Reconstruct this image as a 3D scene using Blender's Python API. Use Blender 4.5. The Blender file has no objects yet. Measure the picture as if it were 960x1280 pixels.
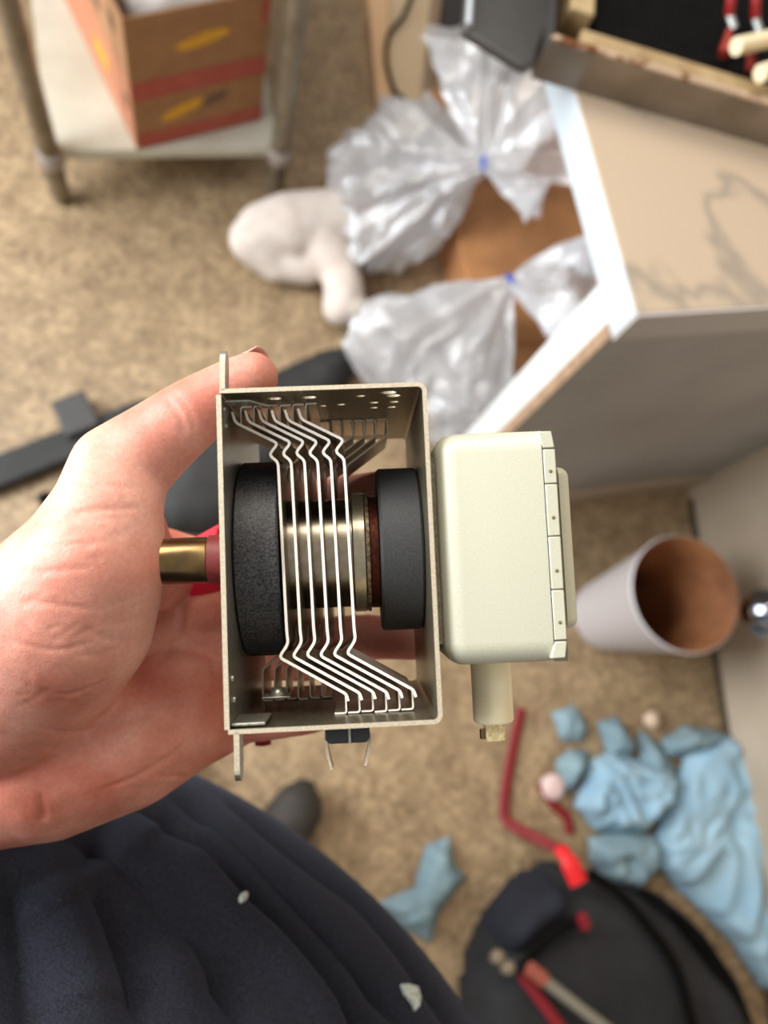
import bpy, bmesh, math, random
import numpy as np
from mathutils import Vector, Matrix, noise
from mathutils.bvhtree import BVHTree

random.seed(7)
SC = bpy.context.scene
COL = SC.collection

# ------------------------------------------------------------------ camera
F = 960.0          # focal length in pixels of the 960 x 1280 frame
H = 1.55           # the phone is held about 1.55 m above the floor
dn = np.array([-220., -265., -960.]); dn /= np.linalg.norm(dn)      # straight down, in camera axes
zc = -dn
xc = np.array([1., 0, 0]); xc -= zc * (xc @ zc); xc /= np.linalg.norm(xc)
yc = np.cross(zc, xc)
RC = np.array([xc, yc, zc])                                          # world = RC @ camera
cd = bpy.data.cameras.new('camera'); cam = bpy.data.objects.new('camera', cd); COL.objects.link(cam)
m4 = np.eye(4); m4[:3, :3] = RC; m4[:3, 3] = (0, 0, H)
cam.matrix_world = Matrix(m4.tolist())
cd.sensor_fit = 'VERTICAL'; cd.sensor_height = 32.0; cd.lens = F / 1280 * 32.0
cd.clip_start = 0.01; cd.clip_end = 60
cd.dof.use_dof = True; cd.dof.focus_distance = 0.232; cd.dof.aperture_fstop = 24.0 / 3.5
cd.dof.aperture_blades = 0
SC.camera = cam

# ------------------------------------------------------------------ light
w = bpy.data.worlds.new('world'); SC.world = w; w.use_nodes = True
bg = w.node_tree.nodes['Background']; bg.inputs[0].default_value = (1.0, 0.965, 0.92, 1); bg.inputs[1].default_value = 0.37
def area(name, loc, target, sx, sy, power, col):
    l = bpy.data.lights.new(name, 'AREA'); l.shape = 'RECTANGLE'; l.size = sx; l.size_y = sy; l.energy = power; l.color = col
    o = bpy.data.objects.new(name, l); COL.objects.link(o); o.location = loc
    o.rotation_euler = (Vector(target) - Vector(loc)).to_track_quat('-Z', 'Y').to_euler()
    return o
area('daylight_doorway', (-1.8, 0.6, 1.75), (0.1, 0.3, 0.8), 1.6, 1.7, 102, (0.90, 0.95, 1.0))
area('ceiling_lamp', (-0.5, 1.7, 2.8), (0.1, 0.3, 0.3), 1.6, 0.9, 36, (1.0, 0.92, 0.82))
SC.view_settings.view_transform = 'Standard'; SC.view_settings.look = 'None'
SC.view_settings.gamma = 1.0; SC.view_settings.use_curve_mapping = False
SC.view_settings.exposure = 0.25

# ------------------------------------------------------------------ helpers
def ray(px, py): return RC @ np.array([(px - 480) / F, -(py - 640) / F, -1.0])
def at(px, py, z):                                                   # a sight line met at height z
    r = ray(px, py); t = (z - H) / r[2]; return Vector((r[0] * t, r[1] * t, z))
def atd(px, py, d):                                                  # a sight line met at depth d
    r = ray(px, py); return Vector((r[0] * d, r[1] * d, H + r[2] * d))
def lin(c):
    return tuple((v / 255 / 12.92 if v / 255 <= .04045 else ((v / 255 + .055) / 1.055) ** 2.4) for v in c) + (1,)
MATS = {}
def mat(name, col, rough=.6, metal=0, col2=None, nscale=40, ncontrast=(.35, .65), bump=0, bscale=200, sss=0, alpha=None, coat=0, spec=None, trans=0, detail=4, coord='Object'):
    if name in MATS: return MATS[name]
    m = bpy.data.materials.new(name); m.use_nodes = True; nt = m.node_tree; N = nt.nodes; Lk = nt.links
    b = N['Principled BSDF']
    b.inputs['Base Color'].default_value = lin(col); b.inputs['Roughness'].default_value = rough; b.inputs['Metallic'].default_value = metal
    if spec is not None: b.inputs['Specular IOR Level'].default_value = spec
    if coat: b.inputs['Coat Weight'].default_value = coat
    if trans: b.inputs['Transmission Weight'].default_value = trans
    tc = N.new('ShaderNodeTexCoord')
    if col2 is not None:
        n = N.new('ShaderNodeTexNoise'); n.inputs['Scale'].default_value = nscale; n.inputs['Detail'].default_value = detail
        Lk.new(tc.outputs[coord], n.inputs['Vector'])
        r = N.new('ShaderNodeValToRGB'); e = r.color_ramp.elements
        e[0].position, e[1].position = ncontrast; e[0].color = lin(col); e[1].color = lin(col2)
        Lk.new(n.outputs['Fac'], r.inputs[0]); Lk.new(r.outputs[0], b.inputs['Base Color'])
    if bump:
        n2 = N.new('ShaderNodeTexNoise'); n2.inputs['Scale'].default_value = bscale; n2.inputs['Detail'].default_value = 3
        Lk.new(tc.outputs[coord], n2.inputs['Vector'])
        bp = N.new('ShaderNodeBump'); bp.inputs['Strength'].default_value = bump; bp.inputs['Distance'].default_value = 0.3 / bscale
        Lk.new(n2.outputs['Fac'], bp.inputs['Height']); Lk.new(bp.outputs[0], b.inputs['Normal'])
    if sss:
        b.inputs['Subsurface Weight'].default_value = sss; b.inputs['Subsurface Radius'].default_value = (1.0, .35, .2); b.inputs['Subsurface Scale'].default_value = .004
    MATS[name] = m
    return m

def largest(fs, n):
    par = list(range(n))
    def find(a):
        while par[a] != a: par[a] = par[par[a]]; a = par[a]
        return a
    for f in fs:
        for a in f[1:]: par[find(a)] = find(f[0])
    cnt = {}
    for f in fs: r = find(f[0]); cnt[r] = cnt.get(r, 0) + 1
    big = max(cnt, key=cnt.get); return [f for f in fs if find(f[0]) == big]
def compact(vs, fs):
    used = sorted({i for f in fs for i in f}); mp = {a: k for k, a in enumerate(used)}
    return [vs[i] for i in used], [tuple(mp[i] for i in f) for f in fs]
class MB:
    """collects shapes (metres) for ONE mesh object"""
    def __init__(s): s.v = []; s.f = []
    def add(s, vs, fs):
        o = len(s.v); s.v += [tuple(v) for v in vs]; s.f += [tuple(i + o for i in f) for f in fs]; return s
    def box(s, a, b, M=None):
        x0, y0, z0 = a; x1, y1, z1 = b
        vs = [Vector(p) for p in ((x0,y0,z0),(x1,y0,z0),(x1,y1,z0),(x0,y1,z0),(x0,y0,z1),(x1,y0,z1),(x1,y1,z1),(x0,y1,z1))]
        if M is not None: vs = [M @ v for v in vs]
        return s.add(vs, [(0,3,2,1),(4,5,6,7),(0,1,5,4),(1,2,6,5),(2,3,7,6),(3,0,4,7)])
    def prism(s, poly, z0, z1, M=None):                              # polygon in xy swept in z
        n = len(poly); vs = [Vector((p[0], p[1], z0)) for p in poly] + [Vector((p[0], p[1], z1)) for p in poly]
        if M is not None: vs = [M @ v for v in vs]
        return s.add(vs, [tuple(range(n - 1, -1, -1)), tuple(range(n, 2 * n))] + [(i, (i + 1) % n, n + (i + 1) % n, n + i) for i in range(n)])
    def lathe(s, prof, M=None, n=48, cap=True):                      # profile (r, z) about z
        vs = []; fs = []
        for r, z in prof:
            for k in range(n):
                a = 2 * math.pi * k / n; vs.append(Vector((r * math.cos(a), r * math.sin(a), z)))
        for i in range(len(prof) - 1):
            for k in range(n): fs.append((i*n+k, i*n+(k+1) % n, (i+1)*n+(k+1) % n, (i+1)*n+k))
        if cap:
            fs.append(tuple(range(n - 1, -1, -1))); fs.append(tuple(range((len(prof)-1)*n, len(prof)*n)))
        if M is not None: vs = [M @ v for v in vs]
        return s.add(vs, fs)
    def tube(s, pts, r, n=10, flat=None):
        pts = [Vector(p) for p in pts]; m = len(pts)
        rs = r if isinstance(r, (list, tuple)) else [r] * m
        up = Vector((0, 0, 1)); vs = []; fs = []
        for i, p in enumerate(pts):
            t = (pts[min(i+1, m-1)] - pts[max(i-1, 0)]).normalized()
            a = t.cross(up)
            if a.length < 1e-3: a = t.cross(Vector((1, 0, 0)))
            a.normalize(); b = a.cross(t).normalized()
            for k in range(n):
                q = 2 * math.pi * k / n; vs.append(p + a * rs[i] * math.cos(q) + b * (flat if flat else rs[i]) * math.sin(q))
        for i in range(m - 1):
            for k in range(n): fs.append((i*n+k, i*n+(k+1) % n, (i+1)*n+(k+1) % n, (i+1)*n+k))
        fs.append(tuple(range(n - 1, -1, -1))); fs.append(tuple(range((m-1)*n, m*n)))
        return s.add(vs, fs)
    def build(s, name, material, parent=None, smooth=True, bevel=0, seg=2, angle=40):
        me = bpy.data.meshes.new(name); me.from_pydata(s.v, [], s.f); me.update()
        bm = bmesh.new(); bm.from_mesh(me); bmesh.ops.recalc_face_normals(bm, faces=bm.faces); bm.to_mesh(me); bm.free()
        return link(name, me, material, parent, smooth, bevel, seg, angle)
def link(name, me, material, parent=None, smooth=True, bevel=0, seg=2, angle=40):
    o = bpy.data.objects.new(name, me); COL.objects.link(o)
    if material: me.materials.append(material)
    if smooth:
        me.polygons.foreach_set('use_smooth', [True] * len(me.polygons))
        try: me.set_sharp_from_angle(angle=math.radians(angle))
        except Exception: pass
    if parent: o.parent = parent
    if bevel:
        b = o.modifiers.new('bevel', 'BEVEL'); b.width = bevel; b.segments = seg; b.limit_method = 'ANGLE'; b.angle_limit = math.radians(35)
    return o
def tag(o, label, cat, group=None):
    o['label'] = label; o['category'] = cat
    if group: o['group'] = group
    return o
def struct(o): o['kind'] = 'structure'; return o
def empty(name, loc=(0, 0, 0), rz=0):
    o = bpy.data.objects.new(name, None); COL.objects.link(o); o.location = loc; o.rotation_euler = (0, 0, rz); o.empty_display_size = .02
    return o
def keep(o, parent):                                                 # parent without moving (world coordinates stay)
    o.parent = parent
    o.matrix_parent_inverse = (Matrix.Translation(parent.location) @ parent.rotation_euler.to_matrix().to_4x4()).inverted()
    return o
def frame(loc, rz): return Matrix.Translation(loc) @ Matrix.Rotation(rz, 4, 'Z')
def spline(pts, n=8):                                                # Catmull-Rom through points
    P = [Vector(p) for p in pts]; P = [2 * P[0] - P[1]] + P + [2 * P[-1] - P[-2]]; out = []
    for i in range(1, len(P) - 2):
        for k in range(n):
            t = k / n; a, b, c, d = P[i-1], P[i], P[i+1], P[i+2]
            out.append(.5 * ((2*b) + (c - a)*t + (2*a - 5*b + 4*c - d)*t*t + (-a + 3*b - 3*c + d)*t**3))
    out.append(P[-2]); return out
def inside(x, y, poly):
    c = False; j = len(poly) - 1
    for i in range(len(poly)):
        xi, yi = poly[i]; xj, yj = poly[j]
        if (yi > y) != (yj > y) and x < (xj - xi) * (y - yi) / (yj - yi) + xi: c = not c
        j = i
    return c
def edist(x, y, poly):
    d = 9; n = len(poly)
    for i in range(n):
        ax, ay = poly[i]; bx, by = poly[(i + 1) % n]; dx, dy = bx - ax, by - ay
        t = max(0, min(1, ((x - ax) * dx + (y - ay) * dy) / (dx * dx + dy * dy + 1e-12)))
        d = min(d, math.hypot(x - ax - t * dx, y - ay - t * dy))
    return d

RZ = math.radians(10.5)                                              # the room stands 10.5 degrees turned
e1 = Vector((math.cos(RZ), math.sin(RZ), 0)); e2 = Vector((-math.sin(RZ), math.cos(RZ), 0))

# ------------------------------------------------------------------ floor and walls
m_floor = bpy.data.materials.new('speckled_floor'); m_floor.use_nodes = True
nt = m_floor.node_tree; N = nt.nodes; Lk = nt.links; b = N['Principled BSDF']; b.inputs['Roughness'].default_value = .55
tc = N.new('ShaderNodeTexCoord')
n1 = N.new('ShaderNodeTexNoise'); n1.inputs['Scale'].default_value = 16; n1.inputs['Detail'].default_value = 8; n1.inputs['Roughness'].default_value = .62
n2 = N.new('ShaderNodeTexNoise'); n2.inputs['Scale'].default_value = 70; n2.inputs['Detail'].default_value = 4
n3 = N.new('ShaderNodeTexNoise'); n3.inputs['Scale'].default_value = 2.2; n3.inputs['Detail'].default_value = 3
for n in (n1, n2, n3): Lk.new(tc.outputs['Object'], n.inputs['Vector'])
r1 = N.new('ShaderNodeValToRGB'); e = r1.color_ramp.elements; e[0].position = .32; e[1].position = .7; e[0].color = lin((140, 117, 88)); e[1].color = lin((184, 160, 126))
r2 = N.new('ShaderNodeValToRGB'); e = r2.color_ramp.elements; e[0].position = .38; e[1].position = .62; e[0].color = (.62, .6, .57, 1); e[1].color = (1.12, 1.1, 1.08, 1)
r3 = N.new('ShaderNodeValToRGB'); e = r3.color_ramp.elements; e[0].position = .38; e[1].position = .66; e[0].color = (.86, .84, .8, 1); e[1].color = (1.06, 1.04, 1.02, 1)
mx = N.new('ShaderNodeMixRGB'); mx.blend_type = 'MULTIPLY'; mx.inputs[0].default_value = 1
mx2 = N.new('ShaderNodeMixRGB'); mx2.blend_type = 'MULTIPLY'; mx2.inputs[0].default_value = 1
Lk.new(n1.outputs['Fac'], r1.inputs[0]); Lk.new(n2.outputs['Fac'], r2.inputs[0]); Lk.new(n3.outputs['Fac'], r3.inputs[0])
Lk.new(r1.outputs[0], mx.inputs[1]); Lk.new(r2.outputs[0], mx.inputs[2]); Lk.new(mx.outputs[0], mx2.inputs[1]); Lk.new(r3.outputs[0], mx2.inputs[2]); Lk.new(mx2.outputs[0], b.inputs['Base Color'])
bp = N.new('ShaderNodeBump'); bp.inputs['Strength'].default_value = .25; bp.inputs['Distance'].default_value = .003; Lk.new(n2.outputs['Fac'], bp.inputs['Height']); Lk.new(bp.outputs[0], b.inputs['Normal'])
struct(MB().box((-3.2, -2.4, -.05), (2.6, 3.6, 0)).build('floor', m_floor, smooth=False))

m_wall = mat('painted_wall', (196, 178, 156), .7, col2=(182, 164, 142), nscale=6, bump=.1, bscale=60)
wd = Vector((.05, -1.0, 0)).normalized(); wn = Vector((-wd.y, wd.x, 0))   # floor line of the right wall
wp = Vector((1.105, .112, 0)); Wm = Matrix.Translation(wp) @ Matrix(((wd.x, wn.x, 0, 0), (wd.y, wn.y, 0, 0), (0, 0, 1, 0), (0, 0, 0, 1)))
struct(MB().box((-.75, 0, 0), (1.9, .1, 2.4), Wm).build('wall_right', m_wall, smooth=False))
struct(MB().box((-.40, -.006, 0), (1.9, 0, .014), Wm).build('baseboard_right', mat('dark_sealant', (70, 56, 42), .8), smooth=False))

# ------------------------------------------------------------------ counter with its knee panel
CA = at(797, 391, .9); CM = frame((CA.x, CA.y, 0), RZ)
ct = empty('marble_counter', (CA.x, CA.y, 0), RZ)
tag(ct, 'beige marble-topped counter with white edge and grey front panel', 'counter')
m_marble = bpy.data.materials.new('beige_marble'); m_marble.use_nodes = True
nt = m_marble.node_tree; N = nt.nodes; Lk = nt.links; b = N['Principled BSDF']; b.inputs['Roughness'].default_value = .42
tc = N.new('ShaderNodeTexCoord'); n1 = N.new('ShaderNodeTexNoise'); n1.inputs['Scale'].default_value = 2.0; n1.inputs['Detail'].default_value = 5; n1.inputs['Distortion'].default_value = .5
r1 = N.new('ShaderNodeValToRGB'); e = r1.color_ramp.elements
e[0].position = .0; e[0].color = lin((182, 162, 138)); e[1].position = 1; e[1].color = lin((188, 168, 144))
for p, c in ((.48, (185, 165, 141)), (.5, (150, 137, 122)), (.52, (184, 164, 140))):
    q = r1.color_ramp.elements.new(p); q.color = lin(c)
Lk.new(tc.outputs['Object'], n1.inputs['Vector']); Lk.new(n1.outputs['Fac'], r1.inputs[0]); Lk.new(r1.outputs[0], b.inputs['Base Color'])
m_white = mat('white_laminate', (226, 228, 226), .45, col2=(214, 214, 210), nscale=8)
m_grey = mat('grey_laminate', (166, 162, 157), .55, col2=(154, 150, 144), nscale=5)
m_tan = mat('raw_chipboard_edge', (168, 138, 110), .8, col2=(140, 112, 86), nscale=60)
LEN = .66
MB().box((0, 0, .897), (LEN, .75, .9)).build('worktop', m_marble, ct, smooth=False, bevel=.001)
MB().box((0, .0, .845), (LEN, .75, .8965)).build('edge_band', mat('cool_white_laminate', (192, 202, 208), .45), ct, smooth=False, bevel=.002)['label'] = 'white laminate edge under the marble top'
MB().box((0, -.004, .845), (LEN, -.0005, .8995)).build('front_edge_strip', mat('light_grey_laminate', (186, 180, 174), .5), ct, smooth=False)
MB().box((.012, .012, .105), (LEN + .025, .075, .845)).build('knee_panel', m_white, ct, smooth=False)
MB().box((.008, .006, .105), (LEN + .025, .0115, .845)).build('front_panel', m_grey, ct, smooth=False)
MB().box((.006, .0065, .105), (.0115, .024, .845)).build('edge_trim', m_tan, ct, smooth=False)
MB().box((.0, -.004, .0), (LEN + .025, .075, .095)).build('plinth', mat('tan_plinth', (176, 156, 134), .7), ct, smooth=False, bevel=.002)

# ------------------------------------------------------------------ opened steel appliance on the counter
c0 = at(664, 98, .9); c1 = at(960, 184, .9); ang = math.atan2(c1.y - c0.y, c1.x - c0.x)
ap = empty('opened_oven_chassis', (c0.x, c0.y, .9), ang)
tag(ap, 'opened stainless steel oven chassis with wires on the marble counter', 'oven')
m_steel = mat('brushed_steel', (150, 140, 130), .38, .85, col2=(128, 118, 106), nscale=14)
m_steel_d = mat('dark_steel', (92, 90, 88), .45, .8, col2=(78, 75, 72), nscale=10)
m_rust = mat('rusty_lip', (200, 176, 150), .5, .5, col2=(120, 70, 36), nscale=45, ncontrast=(.5, .6))
m_black = mat('black_parts_and_shade', (7, 6, 6), .7, col2=(12, 11, 10), nscale=60, spec=.1)
m_cream = mat('cream_gasket', (176, 152, 112), .6, col2=(146, 120, 82), nscale=30)
MB().box((0, 0, 0), (.72, .003, .052)).build('front_wall', m_steel, ap, smooth=False)
MB().box((0, -.001, .052), (.72, .006, .055)).build('front_lip', m_rust, ap, smooth=False)
MB().box((0, .003, 0), (.003, .5, .055)).build('side_wall', m_steel_d, ap, smooth=False)
MB().box((0, .497, 0), (.72, .5, .2)).build('back_wall', m_steel_d, ap, smooth=False)
MB().box((.003, .003, .001), (.72, .497, .006)).build('tray_floor', m_black, ap, smooth=False)  # shade of the deep chassis put into the floor's black colour
MB().box((.04, .02, .006), (.72, .045, .040)).build('inner_rail', m_cream, ap, smooth=False, bevel=.003)
MB().box((.022, .055, .006), (.05, .30, .05)).build('side_rail', m_cream, ap, smooth=False, bevel=.003)
MB().box((.06, .06, .006), (.30, .45, .028)).build('transformer_block', m_black, ap, smooth=False, bevel=.004)
MB().box((.36, .07, .006), (.52, .30, .034)).build('capacitor_block', mat('dark_blue_parts', (22, 26, 34), .5), ap, smooth=False, bevel=.006)
# flared side cover to the left of the tray
q = [at(x, y, .93) for x, y in ((578, 36), (655, 84), (668, 80), (715, -60), (590, -90))]
o = MB().prism([(p.x, p.y) for p in q], .918, .93).build('side_cover', m_steel_d, None, smooth=False, bevel=.004); keep(o, ap)
q = [at(586, 32, .934), at(590, -30, .934), at(600, -90, .934)]
o = MB().tube(q, .004, 8).build('cover_rim', mat('bright_rim', (200, 205, 212), .3, .6), None); keep(o, ap)
m_red = mat('red_plastic', (140, 20, 20), .5); m_conn = mat('grey_connector', (150, 150, 146), .4, .5)
m_porc = mat('cream_ceramic', (232, 214, 176), .45)
for a, bq, z in (((917, -20), (912, 18), .95), ((948, -20), (944, 22), .95)):
    o = MB().tube(spline([at(*a, z + .02), at(a[0] - 3, (a[1] + bq[1]) / 2, z + .012), at(*bq, z)], 5), .0058, 10).build('wire_sleeve', m_red, None); keep(o, ap)
    o = MB().tube([at(bq[0], bq[1], z), at(bq[0] + 6, bq[1] + 18, z - .004)], .0045, 8).build('wire_connector', m_conn, None); keep(o, ap)
for a, bq in (((912, 38), (905, 68)), ((938, 60), (940, 88))):
    o = MB().tube([at(*a, .945), at(*bq, .94)], [.004, .007], 10).build('wire_boot', mat('orange_red_boot', (130, 36, 22), .5), None); keep(o, ap)
for a, bq in (((920, 58), (975, 46)), ((950, 92), (990, 80))):
    o = MB().tube([at(*a, .962), at(*bq, .962)], .0095, 14).build('ceramic_rod', m_porc, None, angle=60); keep(o, ap)

# ------------------------------------------------------------------ steel work table with a lower shelf
T0 = at(61, 190, .15); T1 = at(350, 186, .15); tang = math.atan2(T1.y - T0.y, T1.x - T0.x); TW = (T1 - T0).length
tb = empty('steel_work_table', (T0.x, T0.y, 0), tang)
tag(tb, 'steel work table with tubular legs and pale lower shelf', 'table')
m_leg = mat('galvanised_tube', (150, 140, 122), .42, .7, col2=(126, 114, 96), nscale=20)
m_shelf = mat('pale_shelf', (206, 202, 184), .5, .2, col2=(190, 184, 164), nscale=7)
MB().box((0, 0, .145), (TW, .75, .153)).box((0, 0, .128), (TW, .004, .1455)).box((0, 0, .128), (.004, .75, .1455)).box((TW - .004, 0, .128), (TW, .75, .1455)).build('lower_shelf', m_shelf, tb, smooth=False, bevel=.001)
MB().box((-.05, -.02, .86), (TW + .05, .80, .9)).build('table_top', m_steel, tb, smooth=False, bevel=.004)
for x in (0, TW):
    for y in (0, .75):
        lg = MB().lathe([(.0205, .03), (.0205, .86)], Matrix.Translation((x, y, 0)), 20).build('leg', m_leg, tb)
        MB().lathe([(.012, 0), (.016, .006), (.017, .03)], Matrix.Translation((x, y, 0)), 16).build('foot', m_leg, lg)
        MB().lathe([(.022, .118), (.026, .122), (.026, .152), (.022, .157)], Matrix.Translation((x, y, 0)), 20).build('shelf_clamp', mat('cast_clamp', (168, 156, 148), .45, .5), lg)

# ------------------------------------------------------------------ two cartons on the shelf
B0 = at(172, 188, .153); B1 = at(326, 150, .153); bang = math.atan2(B1.y - B0.y, B1.x - B0.x); BW = (B1 - B0).length
Bl = at(62, 0, .153); BD = .46
m_card = mat('brown_cardboard', (164, 118, 76), .8, col2=(152, 108, 68), nscale=25)
m_card_lit = mat('lit_cardboard', (178, 134, 96), .8, col2=(168, 124, 86), nscale=25)  # same cardboard lightened: daylight painted into the upper carton's left side
m_cred = mat('red_carton_print', (176, 84, 66), .75, col2=(162, 74, 56), nscale=30)
m_cora = mat('orange_carton_print', (192, 128, 96), .75)
m_yel = mat('yellow_print', (226, 168, 36), .7, col2=(212, 150, 30), nscale=50)
m_dk = mat('dark_print', (110, 82, 60), .8)
lb = empty('printed_carton', (B0.x, B0.y, .153), bang); tag(lb, 'red and orange printed carton at the bottom of the stack', 'carton')
LH = .175
MB().box((0, 0, 0), (BW, BD, LH)).build('carton_body', m_card, lb, smooth=False, bevel=.002)
for z0, z1 in ((.004, .042), (.128, LH - .002)):
    MB().box((.004, -.0012, z0), (BW, -.0002, z1)).build('red_band', m_cred, lb, smooth=False)
MB().box((-.0012, .002, .002), (-.0002, BD, LH - .002)).build('side_print', m_cora, lb, smooth=False)
MB().prism([(.10 + .045 * math.cos(a) , .082 + .014 * math.sin(a) + .014 * math.cos(a)) for a in np.linspace(0, 6.28, 18)[:-1]], .0003, .0014, Matrix.Rotation(math.pi / 2, 4, 'X')).build('yellow_emblem', m_yel, lb, smooth=False)
MB().prism([(.165 + .03 * math.cos(a), .092 + .012 * math.sin(a) + .008 * math.cos(a)) for a in np.linspace(0, 6.28, 18)[:-1]], .0003, .0014, Matrix.Rotation(math.pi / 2, 4, 'X')).build('dark_emblem', m_dk, lb, smooth=False)
MB().box((-.0024, .12, .07), (-.0013, .19, .11)).build('side_emblem', m_yel, lb, smooth=False)
MB().box((-.0024, .02, .09), (-.0013, .04, .12)).build('hand_hole', m_dk, lb, smooth=False)
ub = empty('open_carton', (B0.x, B0.y, .153 + LH), bang); tag(ub, 'open brown carton with yellow oval print, stacked on top', 'carton')
UH = .135
MB().box((0, 0, 0), (BW, .004, UH)).build('carton_front', m_card, ub, smooth=False)
MB().box((0, .004, 0), (.004, BD, UH)).build('carton_side', m_card_lit, ub, smooth=False)
MB().box((BW - .004, .004, 0), (BW, BD, UH)).build('carton_side', m_card, ub, smooth=False)
MB().box((.004, BD - .004, 0), (BW - .004, BD, UH)).build('carton_back', m_card, ub, smooth=False)
MB().box((.004, .004, 0), (BW - .004, BD - .004, .004)).build('carton_base', m_card, ub, smooth=False)
MB().prism([(.143 + .052 * math.cos(a), .064 + .013 * math.sin(a) + .008 * math.cos(a)) for a in np.linspace(0, 6.28, 26)[:-1]], .0003, .0014, Matrix.Rotation(math.pi / 2, 4, 'X')).build('yellow_oval', m_yel, ub, smooth=False)
for y0, y1, z0, z1 in ((.05, .075, .06, .095), (.13, .26, .03, .055)):
    MB().box((-.0014, y0, z0), (-.0003, y1, z1)).build('side_print', m_dk, ub, smooth=False)
MB().box((BW - .018, -.0014, .07), (BW - .002, -.0003, .12)).build('red_tab', m_cred, ub, smooth=False)

def patch(name, poly, z0, h, seed, material, res=.006, scale=14, soft=.03, parent=None, thick=.0015, base=None, fold=1.0):
    """crumpled sheet: polygon outline in world xy, real folds in height"""
    xs = [p[0] for p in poly]; ys = [p[1] for p in poly]; nx = int((max(xs) - min(xs)) / res) + 2; ny = int((max(ys) - min(ys)) / res) + 2
    idx = {}; vs = []; fs = []
    for i in range(nx):
        for j in range(ny):
            x = min(xs) + i * res; y = min(ys) + j * res
            if not inside(x, y, poly): continue
            d = edist(x, y, poly); k = min(1, d / soft); k = k * k * (3 - 2 * k)
            v = Vector((x * scale, y * scale, seed * 7.3))
            wv = Vector((noise.noise(v * .6), noise.noise(v * .6 + Vector((9, 3, 1))), 0)) * 1.2
            q = 1 - abs(noise.noise(v + wv)) * 2; q2 = 1 - abs(noise.noise((v + wv) * 2.3)) * 2
            z = z0 + h * k * (.55 + fold * (.35 * q + .18 * q2)) + .003 * q2
            if base: z += base(x, y)
            idx[i, j] = len(vs); vs.append((x, y, max(z, .003)))
    for (i, j), a in idx.items():
        if (i + 1, j) in idx and (i, j + 1) in idx and (i + 1, j + 1) in idx: fs.append((a, idx[i+1, j], idx[i+1, j+1], idx[i, j+1]))
    vs, fs = compact(vs, largest(fs, len(vs)))
    me = bpy.data.meshes.new(name); me.from_pydata(vs, [], fs); me.update()
    o = link(name, me, material, parent, True, angle=180)
    s = o.modifiers.new('smooth', 'SMOOTH'); s.factor = .5; s.iterations = 2
    s = o.modifiers.new('solid', 'SOLIDIFY'); s.thickness = thick; s.offset = 1
    return o
def pxpoly(pts, z): return [(lambda p: (p.x, p.y))(at(x, y, z)) for x, y in pts]
def blob(name, chain, material, voxel, parent=None, iters=6):
    """continuous rounded mass grown through a list of (point, radius) chains"""
    bm = bmesh.new()
    for ch in chain:
        for (p, r), (p2, r2) in zip(ch[:-1], ch[1:]):
            p, p2 = Vector(p), Vector(p2); n = max(2, int((p2 - p).length / (.3 * min(r, r2))) + 1)
            for k in range(n + 1):
                t = k / n; bmesh.ops.create_icosphere(bm, subdivisions=3, radius=r + (r2 - r) * t, matrix=Matrix.Translation(p.lerp(p2, t)))
    me = bpy.data.meshes.new(name); bm.to_mesh(me); bm.free()
    o = bpy.data.objects.new(name, me); COL.objects.link(o)
    rm = o.modifiers.new('r', 'REMESH'); rm.mode = 'VOXEL'; rm.voxel_size = voxel
    s = o.modifiers.new('s', 'SMOOTH'); s.factor = .5; s.iterations = iters
    dg = bpy.context.evaluated_depsgraph_get(); me2 = bpy.data.meshes.new_from_object(o.evaluated_get(dg))
    bpy.data.objects.remove(o); bpy.data.meshes.remove(me)
    return link(name, me2, material, parent, True, angle=180)

o = patch('packing_paper', [(lambda v: (v.x, v.y))(frame((B0.x, B0.y, 0), bang) @ Vector(p + (0,))) for p in ((.015, .02), (BW - .015, .02), (BW - .015, BD - .02), (.015, BD - .02))], .153 + LH + .04, .07, 3, mat('white_paper', (216, 206, 198), .8), res=.008, scale=9)
tag(o, 'crumpled white paper inside the open upper carton', 'paper')

# ------------------------------------------------------------------ far beige board with cable, dark slab added behind the bags
bb = empty('beige_plank', at(500, 60, 0)); tag(bb, 'beige board lying on the floor behind the plastic bags', 'board')
m_beige = mat('beige_board', (206, 182, 148), .7, col2=(194, 170, 136), nscale=10); m_edge = mat('orange_beige_edge', (220, 180, 138), .7)
m_edge2 = mat('brown_board_edge', (142, 118, 96), .7)
def slab(name, pts, z0, z1, m, parent): return keep(MB().prism([(p.x, p.y) for p in pts], z0, z1).build(name, m, None, smooth=False, bevel=.002), parent)
slab('board_face', [at(490, 128, .03), at(526, 128, .03), at(545, -60, .03), at(484, -60, .03)], .004, .03, m_beige, bb)
slab('board_edge', [at(472, 128, .035), at(489.5, 128, .035), at(483.5, -60, .035), at(456, -60, .035)], .004, .035, m_edge, bb)
slab('board_edge', [at(526.5, 128, .03), at(535, 128, .03), at(560, -60, .03), at(545.5, -60, .03)], .004, .028, m_edge2, bb)
o = MB().tube(spline([at(524, -30, .06), at(505, 18, .05), at(487, 42, .044), at(483, 75, .044), at(493, 112, .042), at(505, 124, .04)], 8), .0055, 8).build('black_cable', m_black); tag(o, 'thin black cable curving over the beige board', 'cable')
o = MB().prism([(p.x, p.y) for p in (at(563, -70, .02), at(660, -70, .02), at(660, 95, .02), at(562, 92, .02), at(546, 74, .02))], .003, .02).build('added_dark_slab', mat('dark_slab_grey', (52, 50, 48), .75, col2=(44, 42, 40), nscale=12), None, smooth=False, bevel=.003)  # thin slab added to darken this stretch of floor
tag(o, 'dark grey slab added on the floor between the beige board and the oven', 'slab')

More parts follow.
